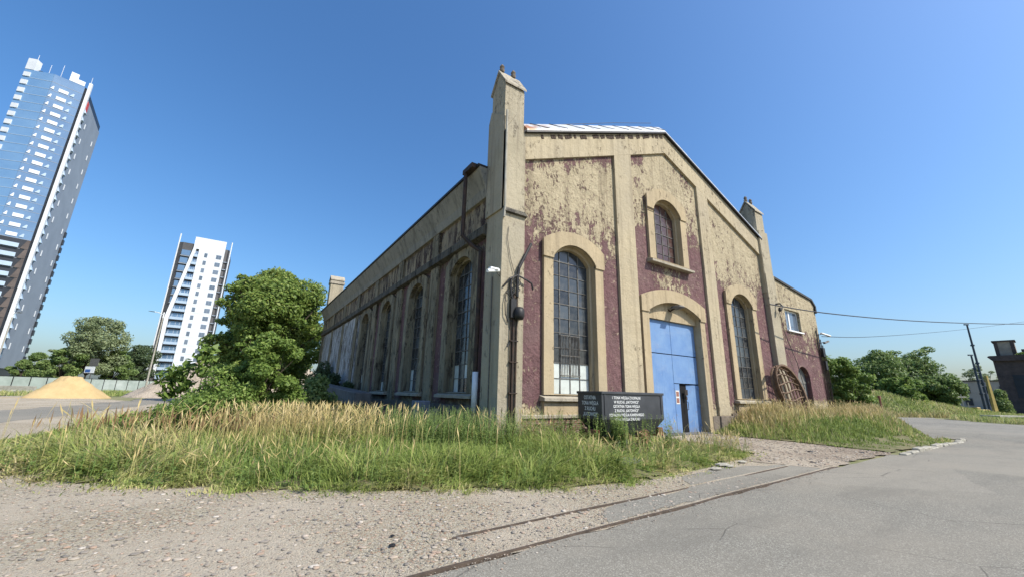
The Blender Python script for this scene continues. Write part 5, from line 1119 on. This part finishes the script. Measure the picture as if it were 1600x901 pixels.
p = gp(1527, 60); t = thing('yellow_machine', 'low yellow machine at the foot of the masts', 'machine', p, RZ); MB().box(-1.0, .9, -.5, .5, .35, .95).box(-.9, -.3, -.4, .4, .95, 1.25).build('machine_body', ye, t, bevel=.08); MB().tube([(-.6, -.55, .3), (-.6, .55, .3)], .28, 10).tube([(.5, -.55, .3), (.5, .55, .3)], .28, 10).build('wheel', M['black_metal'], t)
for k, (px, h, lab) in enumerate(((1502, 3.0, 'pale thin post with a cross bar before the grey building'), (1510, 1.9, 'pale short post right of the cross bar post'))):
    t = thing('thin_post', lab, 'post', gp(px, 56), RZ); MB().tube([(0, 0, 0), (0, 0, h)], .07, 6).build('shaft', M['concrete'], t)
    if k == 0: MB().box(-.5, .7, -.05, .05, h-.45, h-.3).build('cross_bar', M['concrete'], t)
p = gp(1526, 108); gbd = thing('grey_building', 'low grey two storey building with dark windows behind the masts', 'building', p, -(YAW+.90))
hb = at(1526, 595, 108).z
gw = simple('grey render', (.40, .355, .31), (.31, .28, .25), .5, .9); MB().box(-4.0, 9, 0, 10, 0, hb).build('wall', gw, gbd); MB().box(-4.15, 9.2, -.2, 10.2, hb, hb+.3).build('roof', M['roof'], gbd)
for x in (-2.2, 1.7, 4.4):
    for z in (1.4, 4.6):
        f = MB().box(x, x+1.4, -.12, .02, z, z+1.9).build('window', M['steel'], gbd); MB().box(x+.1, x+.66, -.14, -.121, z+.12, z+1.78).box(x+.74, x+1.3, -.14, -.121, z+.12, z+1.78).build('pane', M['t_dark'], f)
p = gp(1566, 76); db = thing('dark_brick_building', 'dark brown brick building with a square block on its roof at the right edge', 'building', p, -(YAW+.93))
dk = simple('brown brick', (.10, .075, .068), (.06, .048, .045), 1.2, .9, 0, .5, .05); h3 = at(1572, 555, 76).z  # one dark brown tone over all the brickwork
MB().box(.1, 16, 0, 12, 0, h3-.5).build('wall', dk, db); MB().prism([(-.5, h3-.1), (.1, h3-.9), (16, h3-.9), (16, h3+.1), (-.2, h3+.1)], [], -.5, 12.4).build('cornice', dk, db)
bh = at(1577, 529, 76).z
blk = MB().box(.7, 3.3, 1, 4, h3+.1, bh-.25).build('roof_block', simple('grey brown render', (.34, .29, .23), (.22, .19, .155), .7, .9), db); MB().box(.5, 3.5, .8, 4.2, bh-.25, bh).build('roof_block_cap', dk, blk); [MB().box(q, q+.499, .93, .999, h3+.1, bh-.3).build('roof_block_corner', dk, blk) for q in (.701, 2.8)]
MB().box(3.9, 16, 1.5, 12, h3+.1, h3+1.3).build('roof_storey', dk, db)
for k in range(3): MB().box(2+k*4.2, 3.6+k*4.2, -.06, .02, 3.0, 7.2).build('blind_window', M['t_dark'], db)
leaves('roof_weeds', [(4.2, .5, h3+.3, 1.2, .5, .4)], 300, .3, 'leaf_shrub', db, 140)
make_tree('bush', 'green bush at the foot of the dark brick building', 'bush', tuple(gp(1562, 70)), [(0, 0, 1.6, 1.2, 1.2, 1.5), (.6, 0, 3.2, .9, .9, 1.2), (2.0, 0, .8, 1.2, 1, .7), (4, 0, .7, 1.4, 1, .6)], 5000, .28, 'leaf_mid', .08, 141)
o = tag(MB().box(-2.6, 2.6, -.9, .9, 0, .22).build('concrete_slab', M['concrete'], None, bevel=.03), 'flat pale concrete slab lying on the right grass verge', 'slab'); o.location = gp(1570, 44)+Vector((0, 0, .32)); o.rotation_euler = (0, 0, RZ+.1)
# overhead cables
def cable(label, pts, r):
    P = [at(*q) for q in pts]
    fine = []
    for i in range(len(P)-1):
        p0, p1, p2, p3 = P[max(i-1, 0)], P[i], P[i+1], P[min(i+2, len(P)-1)]
        for k in range(5):
            t = k/5; fine.append(.5*((2*p1)+(p2-p0)*t+(2*p0-5*p1+4*p2-p3)*t*t+(3*p1-p0-3*p2+p3)*t**3))
    fine.append(P[-1]); tag(MB().tube(fine, r, 5).build('overhead_cable', M['black_metal'], None), label, 'cable', 'overhead cables')
cable('thick overhead cable from the right corner pier to the right picture edge', [(1203, 475, 22.5), (1285, 488, 25), (1400, 499, 30), (1500, 504, 35), (1600, 505.5, 40), (1760, 503, 46)], .035)
cable('thin overhead cable from the annex corner past the tallest mast', [(1284, 525, 27.5), (1350, 526, 38), (1430, 521, 52), (1505, 514, 66), (1600, 502, 74), (1700, 488, 80)], .024)
cable('faint low cable crossing the foot of the dark brick building', [(1480, 594, 80), (1540, 584, 78), (1580, 590, 75), (1640, 596, 72)], .022)
tag(MB().tube([(.9, .3, 12.15), (3.5, .25, 13.35), (6.5, .25, 14.75), (9.6, .25, 16.1)], .012, 4).build('roof_wire', M['black_metal'], None), 'thin wire stretched above the white verge flashing of the gable', 'wire')
